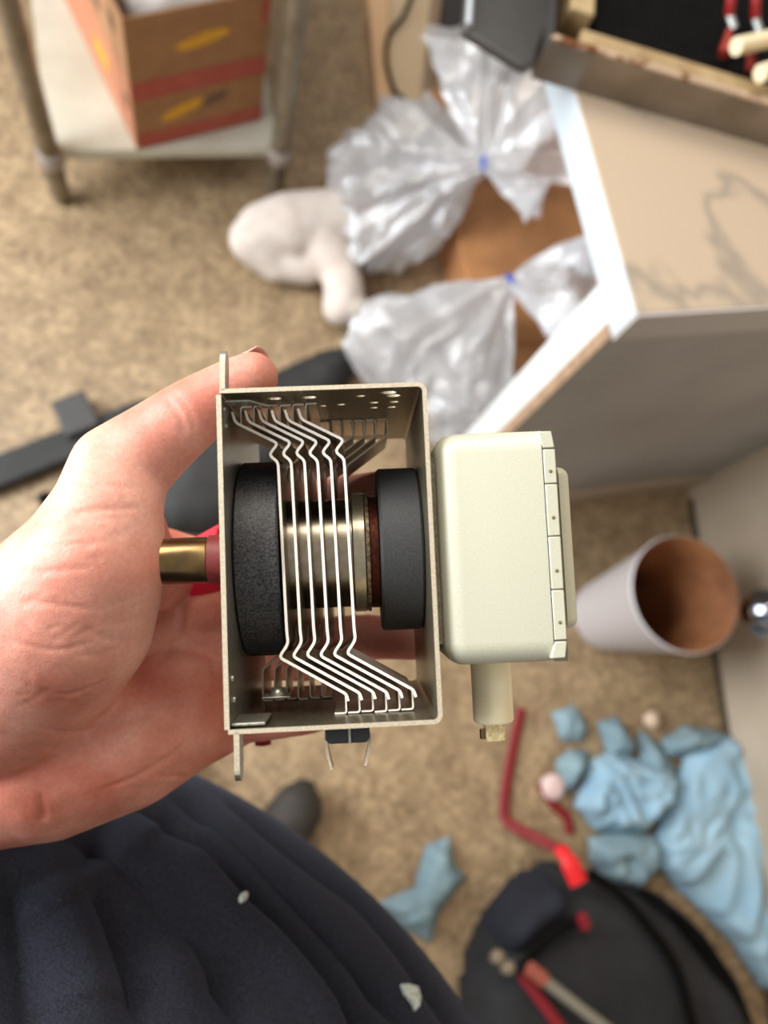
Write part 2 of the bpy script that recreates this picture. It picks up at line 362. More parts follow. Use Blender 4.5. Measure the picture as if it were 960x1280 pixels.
# ------------------------------------------------------------------ white cloth roll
m_tow = mat('white_towelling', (216, 204, 192), .95, col2=(204, 188, 176), nscale=30, bump=.5, bscale=300)
def P(x, y, z): return at(x, y, z)
o = blob('white_towel', [[(P(330, 290, .075), .062), (P(362, 285, .08), .075), (P(395, 280, .08), .072), (P(440, 275, .075), .07), (P(470, 285, .07), .06)],
                         [(P(318, 300, .07), .055), (P(345, 330, .045), .04), (P(385, 335, .045), .038)],
                         [(P(400, 300, .08), .055), (P(425, 335, .065), .045), (P(430, 365, .055), .045), (P(425, 385, .045), .04), (P(440, 385, .045), .038)]], m_tow, .006, None, 4)
tag(o, 'rolled white fluffy towel lying left of the plastic bags', 'towel')

# ------------------------------------------------------------------ carton under the bags and the clear tied bags
kb = empty('brown_carton', at(660, 400, 0), RZ); tag(kb, 'plain brown cardboard box under the clear plastic bags', 'carton')
kx = at(640, 440, 0)
KM = frame((kx.x, kx.y, 0), RZ)
KMI = KM.inverted()
m_kraft = mat('kraft_cardboard', (176, 122, 76), .8, col2=(156, 106, 64), nscale=18)
keep(MB().box((-.13, -.04, 0), (.36, .62, .13), KM).build('carton_body', m_kraft, None, smooth=False, bevel=.004), kb)
keep(MB().box((-.13, -.13, .115), (.30, -.04, .121), KM).build('carton_flap', m_kraft, None, smooth=False), kb)

m_film = bpy.data.materials.new('clear_film'); m_film.use_nodes = True
nt = m_film.node_tree; N = nt.nodes; Lk = nt.links
for n in list(N): 
    if n.type != 'OUTPUT_MATERIAL': N.remove(n)
out = [n for n in N if n.type == 'OUTPUT_MATERIAL'][0]
tr = N.new('ShaderNodeBsdfTransparent'); tr.inputs[0].default_value = (.97, .97, .98, 1)
gl = N.new('ShaderNodeBsdfGlossy'); gl.inputs['Roughness'].default_value = .22; gl.inputs[0].default_value = (1, 1, 1, 1)
df = N.new('ShaderNodeBsdfTranslucent'); df.inputs[0].default_value = (.95, .95, .97, 1)
df2 = N.new('ShaderNodeBsdfDiffuse'); df2.inputs[0].default_value = (.93, .93, .95, 1)
a1 = N.new('ShaderNodeMixShader'); a1.inputs[0].default_value = .5; Lk.new(df.outputs[0], a1.inputs[1]); Lk.new(df2.outputs[0], a1.inputs[2])
a2 = N.new('ShaderNodeMixShader'); a2.inputs[0].default_value = .5; Lk.new(tr.outputs[0], a2.inputs[1]); Lk.new(a1.outputs[0], a2.inputs[2])
lw = N.new('ShaderNodeLayerWeight'); lw.inputs[0].default_value = .35
mm = N.new('ShaderNodeMath'); mm.operation = 'MULTIPLY_ADD'; mm.inputs[1].default_value = .6; mm.inputs[2].default_value = .14; Lk.new(lw.outputs['Fresnel'], mm.inputs[0])
a3 = N.new('ShaderNodeMixShader'); Lk.new(mm.outputs[0], a3.inputs[0]); Lk.new(a2.outputs[0], a3.inputs[1]); Lk.new(gl.outputs[0], a3.inputs[2])
tc = N.new('ShaderNodeTexCoord'); nz = N.new('ShaderNodeTexNoise'); nz.inputs['Scale'].default_value = 30; nz.inputs['Detail'].default_value = 5; nz.inputs['Distortion'].default_value = 3.5
Lk.new(tc.outputs['Object'], nz.inputs['Vector']); bp = N.new('ShaderNodeBump'); bp.inputs['Strength'].default_value = .5; bp.inputs['Distance'].default_value = .008
Lk.new(nz.outputs['Fac'], bp.inputs['Height']); Lk.new(bp.outputs[0], gl.inputs['Normal']); Lk.new(a3.outputs[0], out.inputs[0])
m_tie = mat('blue_tie', (30, 74, 176), .5)
def bag(label, cen, tie, r, flares, seed):
    cen = Vector(cen); tie = Vector(tie); e = empty('tied_plastic_bag', (cen.x, cen.y, 0)); tag(e, label, 'plastic bag', 'clear plastic bags tied with blue ties')
    ax = (tie - cen); L = ax.length; ax.normalize(); side = ax.cross(Vector((0, 0, 1))).normalized(); up = side.cross(ax)
    vs = []; fs = []; nu, nv = 90, 46; start = -r * 1.0
    for j in range(nv + 1):
        t = j / nv; s = start + (L - start) * t
        if t < .32: rr = r * math.sqrt(max(0, 1 - ((.32 - t) / .32) ** 3))
        else: rr = r * (1 - ((t - .32) / .68) ** 1.05) + .011
        rr = max(rr, .008)
        for i in range(nu):
            a = 2 * math.pi * i / nu; pl = 1 + .16 * t * math.sin(a * 9 + seed) * (1 if t > .3 else t / .3) + .05 * math.sin(a * 17 + seed * 2)
            p = cen + ax * s + (side * math.cos(a) + up * math.sin(a) * .85) * rr * pl
            q = Vector((math.cos(a) * 3.2 + seed, math.sin(a) * 3.2, t * 2.2)); st = 1 - 2.2 * abs(noise.noise(q)); st2 = 1 - 2.2 * abs(noise.noise(q * 2.1 + Vector((3, 1, t * 3))))
            n = (p - cen - ax * s) * (.17 * st + .09 * st2) + noise.noise_vector(p * 8 + Vector((seed, 0, 0))) * .030 + noise.noise_vector(p * 26 + Vector((seed, 5, 0))) * .008
            p += n * min(1, rr / .05); kq = KMI @ p; p.z = max(p.z, .137 if -.14 < kq.x < .37 and -.14 < kq.y < .63 else .004); vs.append(p)
    for j in range(nv):
        for i in range(nu): fs.append((j*nu+i, j*nu+(i+1) % nu, (j+1)*nu+(i+1) % nu, (j+1)*nu+i))
    mb = MB(); mb.add(vs, fs); o = mb.build('bag_body', m_film, None, True, angle=25); keep(o, e)
    for (d, ln, wid, s2) in flares:
        d = Vector(d).normalized(); sd = d.cross(Vector((0, 0, 1))).normalized(); uu = sd.cross(d); vs = []; fs = []; nu, nv = 80, 22
        for j in range(nv + 1):
            t = j / nv; rr = .010 + wid * t ** .75
            for i in range(nu):
                a = 2 * math.pi * i / nu; pl = 1 + .28 * math.sin(a * 7 + s2) * (.3 + .7 * t) + .12 * math.sin(a * 13 + 2 * s2)
                p = tie + d * (ln * t * (1 + .12 * math.sin(a * 3 + s2))) + (sd * math.cos(a) + uu * math.sin(a) * .45) * rr * pl
                q = Vector((math.cos(a) * 3 + s2, math.sin(a) * 3, t * 1.5)); p += (sd * math.cos(a) + uu * math.sin(a)) * rr * .5 * (.5 - 1.6 * abs(noise.noise(q))) + noise.noise_vector(p * 12 + Vector((s2, 2, 0))) * .03 * t
                vs.append(p)
        for j in range(nv):
            for i in range(nu): fs.append((j*nu+i, j*nu+(i+1) % nu, (j+1)*nu+(i+1) % nu, (j+1)*nu+i))
        mb = MB(); mb.add(vs, fs); o = mb.build('bag_mouth', m_film, None, True, angle=25); keep(o, e)
    prof = [(.011 + .006 * math.cos(a), .006 * math.sin(a)) for a in np.linspace(0, 2 * math.pi, 11)]
    M = Matrix.Translation(tie) @ ax.to_track_quat('Z', 'Y').to_matrix().to_4x4()
    o = MB().lathe(prof, M, 20, cap=False).build('blue_tie', m_tie, None); o['label'] = 'blue tie around the neck'; keep(o, e)
    return e
tieA = at(608, 205, .30); tieB = at(640, 350, .27)
bag('clear plastic bag nearest the beige board, its blue tie farther back', at(522, 226, .16), tieA, .165, [((tieA - at(522, 226, .16)).normalized() + Vector((.3, -.2, .2)), .16, .10, 1.3), (at(630, 95, .36) - tieA, .22, .12, 2.2)], 1.7)
bag('clear plastic bag in front, its blue tie nearest the counter corner', at(560, 440, .155), tieB, .165, [(at(705, 355, .33) - tieB, .16, .105, .4)], 4.1)
# ------------------------------------------------------------------ black pouch and bar on the floor behind the hand
m_blk = mat('black_nylon', (40, 39, 38), .7, col2=(30, 29, 28), nscale=25, bump=.3, bscale=150)
def mound(name, poly, h, seed, material, soft=.06, res=.01, parent=None, wob=.15):
    xs = [p[0] for p in poly]; ys = [p[1] for p in poly]; nx = int((max(xs) - min(xs)) / res) + 2; ny = int((max(ys) - min(ys)) / res) + 2
    idx = {}; vs = []; fs = []
    for i in range(nx):
        for j in range(ny):
            x = min(xs) + i * res; y = min(ys) + j * res
            if not inside(x, y, poly): continue
            k = min(1, edist(x, y, poly) / soft); k = math.sqrt(max(0, 1 - (1 - k) ** 2))
            z = .004 + h * k * (1 + wob * noise.noise(Vector((x * 7, y * 7, seed)))); idx[i, j] = len(vs); vs.append((x, y, z))
    for (i, j), a in idx.items():
        if (i + 1, j) in idx and (i, j + 1) in idx and (i + 1, j + 1) in idx: fs.append((a, idx[i+1, j], idx[i+1, j+1], idx[i, j+1]))
    vs, fs = compact(vs, largest(fs, len(vs)))
    n = len(vs); bot = [(x, y, .001) for x, y, z in vs]; edges = {}
    for f in fs:
        for a, b in zip(f, f[1:] + f[:1]): edges[(a, b)] = 1
    side = [(b, a, a + n, b + n) for (a, b) in edges if (b, a) not in edges]
    me = bpy.data.meshes.new(name); me.from_pydata(vs + bot, [], fs + [tuple(i + n for i in reversed(f)) for f in fs] + side); me.update()
    o = link(name, me, material, parent, True, angle=70)
    s = o.modifiers.new('smooth', 'SMOOTH'); s.factor = .5; s.iterations = 5
    return o
o = mound('black_pouch', pxpoly([(195, 600), (215, 560), (270, 500), (330, 465), (400, 432), (446, 426), (452, 450), (440, 480), (400, 540), (330, 620), (280, 668), (210, 672), (180, 640)], .03), .06, 2, m_blk, soft=.07)
tag(o, 'black fabric pouch on the floor behind the thumb', 'pouch')
bar = empty('black_bar', at(40, 580, 0)); tag(bar, 'black flat bar with a clamp block lying left of the hand', 'bar')
ba, bbp = at(-90, 625, .025), at(190, 515, .025)
dv = (bbp - ba); Lb = dv.length; BM = Matrix.Translation(ba) @ Matrix.Rotation(math.atan2(dv.y, dv.x), 4, 'Z')
keep(MB().box((0, -.032, -.022), (Lb, .032, .012), BM).build('bar_body', m_blk, None, smooth=False, bevel=.006), bar)
bc = at(103, 530, .025); BM2 = Matrix.Translation(bc) @ Matrix.Rotation(math.atan2(dv.y, dv.x), 4, 'Z')
keep(MB().box((-.038, -.025, -.02), (.03, .055, .03), BM2).build('clamp_block', mat('dark_grey_nylon', (62, 60, 58), .65), None, smooth=False, bevel=.005), bar)
bc = at(45, 600, .02); BM2 = Matrix.Translation(bc) @ Matrix.Rotation(math.atan2(dv.y, dv.x), 4, 'Z')
keep(MB().box((-.012, -.06, -.015), (.014, -.03, .008), BM2).build('clamp_foot', m_black, None, smooth=False, bevel=.003), bar)

# ------------------------------------------------------------------ bin
tp = at(856, 742, .30)
bn = empty('white_bin', (tp.x, tp.y, 0)); tag(bn, 'small white round bin with brown-stained inside near the right wall', 'bin')
m_bin = mat('white_bin_plastic', (206, 198, 196), .5); m_stain = mat('brown_stained_liner', (172, 114, 70), .75, col2=(106, 62, 34), nscale=9, ncontrast=(.35, .7), detail=6)
MB().lathe([(.074, .001), (.078, .003), (.108, .295), (.111, .300), (.108, .303)], None, 64, cap=False).lathe([(.074, .001), (.0001, .001)], None, 64, cap=False).build('bin_shell', m_bin, bn)
MB().lathe([(.108, .303), (.1055, .298), (.076, .012), (.0001, .010)], None, 64, cap=False).build('bin_inside', m_stain, bn)['label'] = 'brown stained inside of the bin'
o = mound('dark_waste', [(tp.x + .055 * math.cos(a), tp.y + .055 * math.sin(a)) for a in np.linspace(0, 6.28, 20)[:-1]], .05, 5, mat('dark_waste', (24, 18, 15), .8), soft=.05, res=.006)
o.location.z = .012; tag(o, 'dark waste at the bottom of the white bin', 'waste')

# chrome ball knob on the right wall
kc = at(958, 766, .36)
kd = (wp - kc).dot(wn)
KR = .044
kn = empty('chrome_knob', kc); tag(kn, 'round chrome knob sticking out beside the white bin', 'knob')
m_chr = mat('chrome', (150, 152, 160), .12, 1)
KMx = Matrix.Translation(kc) @ wn.to_track_quat('Z', 'Y').to_matrix().to_4x4()
keep(MB().lathe([(.0005, -KR)] + [(KR * math.sin(a), -KR * math.cos(a)) for a in np.linspace(.15, 2.8, 18)], KMx, 32).build('ball', m_chr, None), kn)
keep(MB().lathe([(.012, .038), (.012, max(.05, kd - .004))], KMx, 20).build('stem', m_chr, None), kn)
keep(MB().lathe([(.03, max(.05, kd - .006)), (.03, max(.054, kd - .0005))], KMx, 32).build('rose', m_chr, None), kn)

# ------------------------------------------------------------------ blue wipes on the floor
m_blue = mat('light_blue_wipe', (164, 194, 208), .85, col2=(146, 180, 200), nscale=12); m_teal = mat('pale_teal_wipe', (140, 164, 170), .85, col2=(116, 140, 150), nscale=14)
for k, (lab, cat, pts, h, m, sc) in enumerate([
    ('large light blue cloth along the right wall, biggest of the blue wipes', 'cloth', [(862, 935), (900, 912), (925, 922), (945, 985), (975, 1080), (1005, 1200), (990, 1260), (950, 1235), (915, 1180), (868, 1132), (824, 1090), (820, 1040), (838, 990)], .055, m_blue, 8),
    ('crumpled blue wipe in the middle of the heap', 'wipe', [(738, 948), (765, 938), (800, 948), (842, 958), (838, 1010), (805, 1045), (745, 1042), (718, 1008)], .07, m_blue, 15),
    ('pale teal wipe at the left end of the heap beside the pinkish cap', 'wipe', [(694, 950), (715, 934), (742, 938), (736, 962), (716, 996), (703, 985)], .05, m_teal, 15),
    ('pale square scrap of blue wipe above the heap', 'wipe', [(690, 888), (724, 878), (740, 908), (732, 930), (702, 928)], .03, m_teal, 14),
    ('narrow pale blue wipe between the square scrap and the white pellet', 'wipe', [(746, 902), (774, 892), (800, 930), (792, 950), (762, 948)], .045, m_teal, 14),
    ('small blue wipe under the top corner of the large cloth', 'wipe', [(826, 925), (856, 905), (905, 912), (900, 936), (862, 948), (836, 950)], .06, m_teal, 16),
    ('grey-blue wipe between the heap and the black bag', 'wipe', [(735, 1046), (785, 1036), (824, 1042), (828, 1082), (800, 1122), (760, 1108), (740, 1080)], .05, m_teal, 14),
    ('shadowed grey-blue wipe left of the large cloth', 'wipe', [(800, 905), (828, 930), (850, 960), (848, 1010), (838, 1040), (815, 1010), (800, 950)], .045, m_teal, 16),
    ('lone pale blue wipe on the floor beside the dark shirt', 'wipe', [(470, 1128), (518, 1108), (532, 1056), (566, 1043), (572, 1078), (588, 1098), (552, 1142), (542, 1185), (505, 1165)], .04, m_teal, 16)]):
    o = patch('blue_wipe' if cat == 'wipe' else 'blue_cloth', pxpoly(pts, .02), .004, h, k + 3, m, res=.005, scale=sc, fold=.85 if cat == 'cloth' else 1.0)
    tag(o, lab, cat, 'light blue wipes on the floor')
def lump(name, c, r, m, label, cat, sq=.7):
    bm = bmesh.new(); bmesh.ops.create_icosphere(bm, subdivisions=3, radius=r)
    for v in bm.verts: v.co *= 1 + .25 * noise.noise(v.co / r * 1.3 + Vector((c[0] * 9, 0, 0))); v.co.z *= sq
    me = bpy.data.meshes.new(name); bm.to_mesh(me); bm.free(); o = link(name, me, m, None, True, angle=180); o.location = c
    return tag(o, label, cat)
c = at(815, 900, .014); lump('white_pellet', c, .017, mat('off_white_bits', (216, 188, 164), .7), 'off-white pellet on the floor above the blue wipes', 'pellet')
c = at(692, 983, .016); lump('pink_white_cap', c, .026, mat('pink_white', (226, 196, 190), .6), 'pinkish white cap at the end of the short red strap', 'cap', .55)

# ------------------------------------------------------------------ black tool bag with its straps
m_bag = mat('black_bag_fabric', (38, 38, 40), .8, col2=(28, 28, 30), nscale=14, bump=.4, bscale=120)
m_navy = mat('navy_bag_fabric', (30, 34, 48), .8, col2=(24, 27, 38), nscale=14)
tbp = pxpoly([(582, 1210), (596, 1165), (640, 1110), (690, 1075), (745, 1085), (790, 1108), (830, 1112), (875, 1150), (918, 1210), (950, 1290), (965, 1400), (820, 1480), (640, 1460), (570, 1330)], .06)
tg = empty('black_tool_bag', at(750, 1240, 0)); tag(tg, 'black soft tool bag in the lower right corner of the floor', 'bag')
body = keep(mound('bag_body', tbp, .13, 4, m_bag, soft=.09), tg)
keep(mound('bag_pocket', pxpoly([(615, 1160), (650, 1110), (695, 1085), (722, 1110), (722, 1150), (690, 1175), (655, 1205), (625, 1210)], .12), .155, 8, m_navy, soft=.05), tg)
def onbag(x, y, h): return at(x, y, h)
for pts in ([(738, 1092), (775, 1118), (812, 1160), (845, 1210), (868, 1290)], [(652, 1212), (668, 1190), (692, 1166), (722, 1150)]):
    keep(MB().tube(spline([onbag(x, y, .155) for x, y in pts], 6), .010, 10, flat=.008).build('seam_piping', m_black, None), tg)
keep(mound('bag_flap', pxpoly([(785, 1112), (830, 1112), (880, 1155), (922, 1215), (950, 1290), (905, 1300), (880, 1240), (840, 1180)], .09), .135, 9, m_black, soft=.04), tg)
keep(MB().tube([onbag(727, 1146, .165), onbag(732, 1158, .16)], .011, 8).build('zip_pull', mat('dark_red_tag', (140, 24, 36), .6), None), tg)
keep(MB().tube(spline([onbag(652, 1218, .15), onbag(672, 1245, .155), onbag(705, 1290, .155)], 5), .010, 8, flat=.004).build('red_tape', mat('dark_red_tag', (140, 24, 36), .6), None), tg)
m_rs = mat('red_strap', (128, 16, 22), .6)
o = MB().tube(spline([at(652, 885, .006), at(640, 940, .008), at(631, 1000, .012), at(636, 1028, .02), at(680, 1052, .06), at(708, 1066, .10)], 8), .011, 8, flat=.004).build('long_red_strap', m_rs); tag(o, 'long red strap on the floor leading to the black bag', 'strap')
o = MB().tube(spline([at(700, 1060, .13), at(712, 1078, .15), at(724, 1104, .155)], 6), [.014] * 6 + [.018] * 7, 10, flat=.008).build('red_pull_loop', mat('bright_red', (232, 30, 36), .5)); tag(o, 'bright red pull loop at the top of the black bag', 'pull')
o = MB().tube(spline([at(676, 980, .006), at(690, 1004, .007), at(708, 1020, .007), at(712, 1042, .007)], 6), .010, 8, flat=.004).build('short_red_strap', m_rs); tag(o, 'short red strap beside the blue wipes', 'strap')
sd = empty('screwdriver', at(720, 1240, .16)); tag(sd, 'grey rod with red collar lying on the black bag', 'tool')
keep(MB().tube([at(676, 1222, .185), at(835, 1345, .175)], .0095, 14).build('rod', mat('grey_rod', (150, 146, 132), .45, .3), None), sd)
keep(MB().tube([at(662, 1210, .187), at(680, 1225, .185)], [.012, .0125], 14).build('collar', mat('pink_red_collar', (172, 92, 76), .6), None), sd)
for x, y in ((622, 1196), (635, 1209)):
    o = lump('brass_bead', at(x, y, .165), .012, mat('bead', (150, 136, 116), .4, .3), 'dull metal bead ' + ('at the far end' if x < 630 else 'nearer the rod') + ' on the black bag', 'bead', .9)

# ------------------------------------------------------------------ magnetron (held in the hand)
def rot(ax, a): return np.array(Matrix.Rotation(math.radians(a), 3, ax))
RM = rot('Z', 2.5) @ rot('X', -4.9) @ rot('Y', 2.0)
MC0 = np.array([(411.5 - 480) / F, -(692.5 - 640) / F, -1]) * .21
m4 = np.eye(4); m4[:3, :3] = RC @ RM; m4[:3, 3] = np.array([0, 0, H]) + RC @ MC0
MAGM = Matrix(m4.tolist())
mg = empty('magnetron'); mg.matrix_world = MAGM; tag(mg, 'microwave magnetron with bent cooling fins and grey-green filter box held in the hand', 'magnetron')
MM = .001
def mm(v): return tuple(x * MM for x in v)
class MG(MB):
    def build(s, name, material, parent=None, **k):
        s.v = [mm(v) for v in s.v]; return super().build(name, material, parent or mg, **k)
def zinc(name, c1, c2, rough, metal, sc, bump):
    return mat(name, c1, rough, metal, col2=c2, nscale=sc, bump=bump, bscale=2500, detail=6)
m_zinc = zinc('zinc_yoke', (150, 142, 122), (122, 112, 88), .36, .9, 900, .2)
m_plate = zinc('zinc_plate', (190, 188, 178), (164, 160, 146), .34, .8, 700, .15)
m_fin = zinc('aluminium_fin', (206, 196, 178), (186, 172, 150), .34, .85, 400, .08)
m_ferr = zinc('black_ferrite', (76, 76, 77), (22, 22, 23), .45, .0, 1300, 1.0)
m_ferr2 = zinc('dark_ferrite', (58, 58, 58), (46, 46, 46), .6, .0, 1500, .3)
m_filt = zinc('green_grey_zinc', (206, 203, 181), (194, 191, 168), .5, .15, 2600, .2)
m_cu = mat('corroded_copper', (112, 52, 30), .55, .6, col2=(70, 32, 20), nscale=900)
U = 28.9; V = 47.0; TH = 1.25; DP = 80
# U-shaped yoke: top, right and bottom plate with rounded bends, swept in depth
outer = []; inner = []
def arc(cx, cy, r, a0, a1, n=6): return [(cx + r * math.cos(math.radians(a0 + (a1 - a0) * i / n)), cy + r * math.sin(math.radians(a0 + (a1 - a0) * i / n))) for i in range(n + 1)]
outer = [(-U + .2, V)] + arc(U - 2.6, V - 2.6, 2.6, 90, 0) + arc(U - 2.6, -V + 2.6, 2.6, 0, -90) + [(-U + .2, -V)]
inner = [(-U + .2, V - TH)] + arc(U - 2.6, V - 2.6, 1.35, 90, 0) + arc(U - 2.6, -V + 2.6, 1.35, 0, -90) + [(-U + .2, -V + TH)]
yk = MG(); n = len(outer)
vs = [(x, y, z) for z in (0, -DP) for x, y in outer] + [(x, y, z) for z in (0, -DP) for x, y in inner]
fs = []
for i in range(n - 1):
    fs += [(i, i+1, n+i+1, n+i), (2*n+i, 3*n+i, 3*n+i+1, 2*n+i+1), (i, 2*n+i, 2*n+i+1, i+1), (n+i, n+i+1, 3*n+i+1, 3*n+i)]
fs += [(0, n, 3*n, 2*n), (n-1, 2*n+n-1, 3*n+n-1, n+n-1)]
yk.add(vs, fs)
yoke = yk.build('yoke', m_zinc, angle=50)
# slots and holes through the top plate
cut = MG()
def hole(u, w, r, du=0):
    M = Matrix.Translation((u, V + 3, w)) @ Matrix.Rotation(math.pi / 2, 4, 'X') @ Matrix.Scale(1 + du, 4, (1, 0, 0))
    cut.lathe([(r, 0), (r, 8)], M, 20)
for u, w, r, du in ((-14.5, -8.5, 1.5, .5), (-4.5, -8.5, 1.5, .5), (10.5, -9, 1.0, .5), (18.5, -6, 1.7, .4), (20, -10, 1.6, .4), (14.5, -18, 1.1, .4), (20.6, -18, 1.1, .4), (4.5, -19, 1.0, .4), (-1, -20, .9, .4), (14.6, -25, 1.0, .4), (20.2, -25, 1.1, .4), (-.5, -31, .7, .2)):
    hole(u, w, r, du)
cu = cut.build('hole_cutter', None, smooth=False)
def boolean(o, c):
    md = o.modifiers.new('cut', 'BOOLEAN'); md.object = c; md.operation = 'DIFFERENCE'; md.solver = 'EXACT'
    bpy.context.view_layer.update()
    dg = bpy.context.evaluated_depsgraph_get(); me = bpy.data.meshes.new_from_object(o.evaluated_get(dg)); o.modifiers.clear(); o.data = me
    bpy.data.objects.remove(c)
    me.set_sharp_from_angle(angle=math.radians(40))
boolean(yoke, cu)
m_cut_lit = mat('lit_cut_edge', (214, 201, 176), .5, .4, col2=(196, 181, 154), nscale=1200)  # bare cut metal, brightened further: light on the front rims painted in
def lit_cut_edges(o):
    o.data.materials.append(m_cut_lit)
    for p in o.data.polygons:
        if p.normal.z > .9 and p.center.z > -.03: p.material_index = 1
lit_cut_edges(yoke)
# ears bent from the yoke
for s in (1, -1):
    e = MG(); pr = [(0, 0), (0, 9.2)] + [(-2.8 - 2.8 * math.cos(a), 9.2 + 2.8 * math.sin(a)) for a in np.linspace(math.pi, 0, 9)][1:] + [(-5.6, 0)]
    pr = [(0, 0), (0, 8.6)] + [(-3.3 + 3.3 * math.cos(a), 8.6 + 3.3 * math.sin(a)) for a in np.linspace(0, math.pi, 9)][1:] + [(-6.6, 0)]
    # profile in (w, v): built as prism along u
    vs = []
    for uu in (-U + .25, -U + 1.75):
        for (ww, vv) in pr: vs.append((uu + (.25 if s > 0 else -.1) * vv * .12 + (0 if s > 0 else 1.4), s * (V - .4 + vv * (1.0 if s > 0 else 1.12)), ww))
    k = len(pr); e.add(vs, [tuple(range(k)), tuple(range(2*k-1, k-1, -1))] + [(i, (i+1) % k, k+(i+1) % k, k+i) for i in range(k)])
    lit_cut_edges(e.build('mounting_ear', m_plate, angle=50))
# left mounting plate with a hole for the antenna
pl = MG().box((-U - .8, -V + 1.2, -DP), (-U + .6, V - 1.6, -.2))
plate = pl.build('mounting_plate', m_plate, smooth=False); lit_cut_edges(plate)
MG().box((-U + .7, V - 2.9, -9), (-U + 8, V - 2.2, -4)).add([(-U + 8, V - 2.9, -9), (-U + 13, V - 3.8, -11), (-U + 13, V - 3.1, -11), (-U + 8, V - 2.2, -9), (-U + 8, V - 2.9, -4), (-U + 13, V - 3.8, -8), (-U + 13, V - 3.1, -8), (-U + 8, V - 2.2, -4)], [(0, 1, 2, 3), (4, 7, 6, 5), (0, 4, 5, 1), (3, 2, 6, 7), (1, 5, 6, 2), (0, 3, 7, 4)]).build('top_clip', m_plate, bevel=.0002)
MG().box((-U + 6.5, -V + 5.6, -30), (-U + 15, -V + 6.2, -22)).build('corner_clip', m_plate, bevel=.0002)
MG().lathe([(2.6, 0), (2.5, .8), (1.9, 1.8), (.8, 2.3), (.01, 2.4)], Matrix.Translation((-U + 11, -V + 6.2, -26)) @ Matrix.Rotation(-math.pi / 2, 4, 'X'), 20).build('rivet', m_plate)
MG().box((-U + .7, -V + 1.7, -16), (-U + 10, -V + 2.6, -1.5)).build('bottom_lip', m_plate, bevel=.0003)
for v, w in ((V - 4.5, -5), (V - 9, -7), (-V + 8, -8), (-V + 14, -6)):
    MG().lathe([(.9, 0), (.8, .5), (.01, .7)], Matrix.Translation((-U + .6, v, w)) @ Matrix.Rotation(math.pi / 2, 4, 'Y'), 12).build('dimple', m_plate)
AX = Matrix.Rotation(math.pi / 2, 4, 'Y')                            # lathe axis -> +u
def onaxis(u, v, w): return Matrix.Translation((u, v, w)) @ AX
WC = -41
MG().lathe([(8, .05), (30.2, .05), (31.2, .7), (31.2, 12.6), (30.6, 13.2), (8, 13.2)], onaxis(-U + .7, .9, WC), 96).build('lower_magnet', m_ferr)['label'] = 'thick black ring magnet'
MG().lathe([(8, .0), (25.4, .0), (26.3, .8), (26.3, 12.2), (25.7, 12.9), (8, 12.9)], onaxis(U - TH - 13.1, 2.2, WC), 96).build('upper_magnet', m_ferr2)['label'] = 'smaller dark grey ring magnet'
m_an = mat('polished_anode', (206, 196, 178), .30, 1.0, col2=(190, 176, 154), nscale=300)
MG().lathe([(17.6, -14), (17.6, 6.2)], onaxis(0, 1.6, WC), 80).build('anode_cylinder', m_an)
MG().lathe([(18.6, 6.2), (19.3, 6.6), (19.3, 10.0), (18.6, 10.4)], onaxis(0, 1.6, WC), 80).build('anode_end_ring', zinc('ring_metal', (206, 198, 176), (190, 180, 154), .3, .7, 500, .1))
rb = MG()
rb.lathe([(18.8, 10.4), (19.3, 10.5), (19.3, 11.5), (18.8, 11.6)], onaxis(0, 1.6, WC), 80); rb.build('knurled_edge', zinc('pitted_edge', (176, 160, 130), (96, 60, 40), .5, .5, 700, .6))
MG().lathe([(18.0, 11.6), (18.2, 12), (18.2, 14.3), (17.6, 14.4)], onaxis(0, 1.6, WC), 80).build('copper_gasket', m_cu)['label'] = 'rust-brown copper gasket ring'
# six bent cooling fins, all alike
def strip(poly, w0, w1, th=.55):
    """polyline in (u, v) with thickness th, swept from w0 to w1; returns verts and faces"""
    P2 = [Vector((a, b)) for a, b in poly]; n = len(P2); Lf = []; Rt = []
    for i in range(n):
        if i == 0: t = (P2[1] - P2[0]).normalized(); k = 1
        elif i == n - 1: t = (P2[-1] - P2[-2]).normalized(); k = 1
        else:
            a = (P2[i] - P2[i-1]).normalized(); b = (P2[i+1] - P2[i]).normalized(); t = (a + b).normalized(); k = 1 / max(.5, t.dot(a))
        nn = Vector((-t.y, t.x)) * th * .5 * k; Lf.append(P2[i] + nn); Rt.append(P2[i] - nn)
    vs = [(p.x, p.y, w) for w in (w0, w1) for p in Lf + Rt]; fs = []
    for i in range(n - 1):
        fs += [(i, i+1, n+i+1, n+i), (2*n+i, 3*n+i, 3*n+i+1, 2*n+i+1), (i, 2*n+i, 2*n+i+1, i+1), (n+i, n+i+1, 3*n+i+1, 3*n+i)]
    fs += [(0, n, 3*n, 2*n), (n-1, 2*n+n-1, 3*n+n-1, n+n-1)]
    return vs, fs
def smooth2(pts, n=4): return [(p.x, p.y) for p in spline([(a, b, 0) for a, b in pts], n)]
def fillet(pts, r=1.0, n=4):
    P2 = [Vector(p) for p in pts]; out = [P2[0]]
    for i in range(1, len(P2) - 1):
        a = P2[i-1] - P2[i]; b = P2[i+1] - P2[i]; d = min(r, a.length * .45, b.length * .45)
        s0 = P2[i] + a.normalized() * d; s1 = P2[i] + b.normalized() * d
        for k in range(n + 1):
            t = k / n; out.append((1-t)**2 * s0 + 2*t*(1-t) * P2[i] + t*t * s1)
    out.append(P2[-1]); return [(p.x, p.y) for p in out]
TOPI = V - TH - .35
top_f = [(0, 25.5), (-.1, 27.8), (-2.6, 30.0), (.1, 33.3), (-12.1, 39.9), (-12.9, 43.1)]
bot_f = [(.9, -21.5), (1.2, -24.6), (-1.5, -28.4), (17.2, -39.6), (17.7, -41.6)]
mid = [(0, 25.5), (.9, -21.5)]
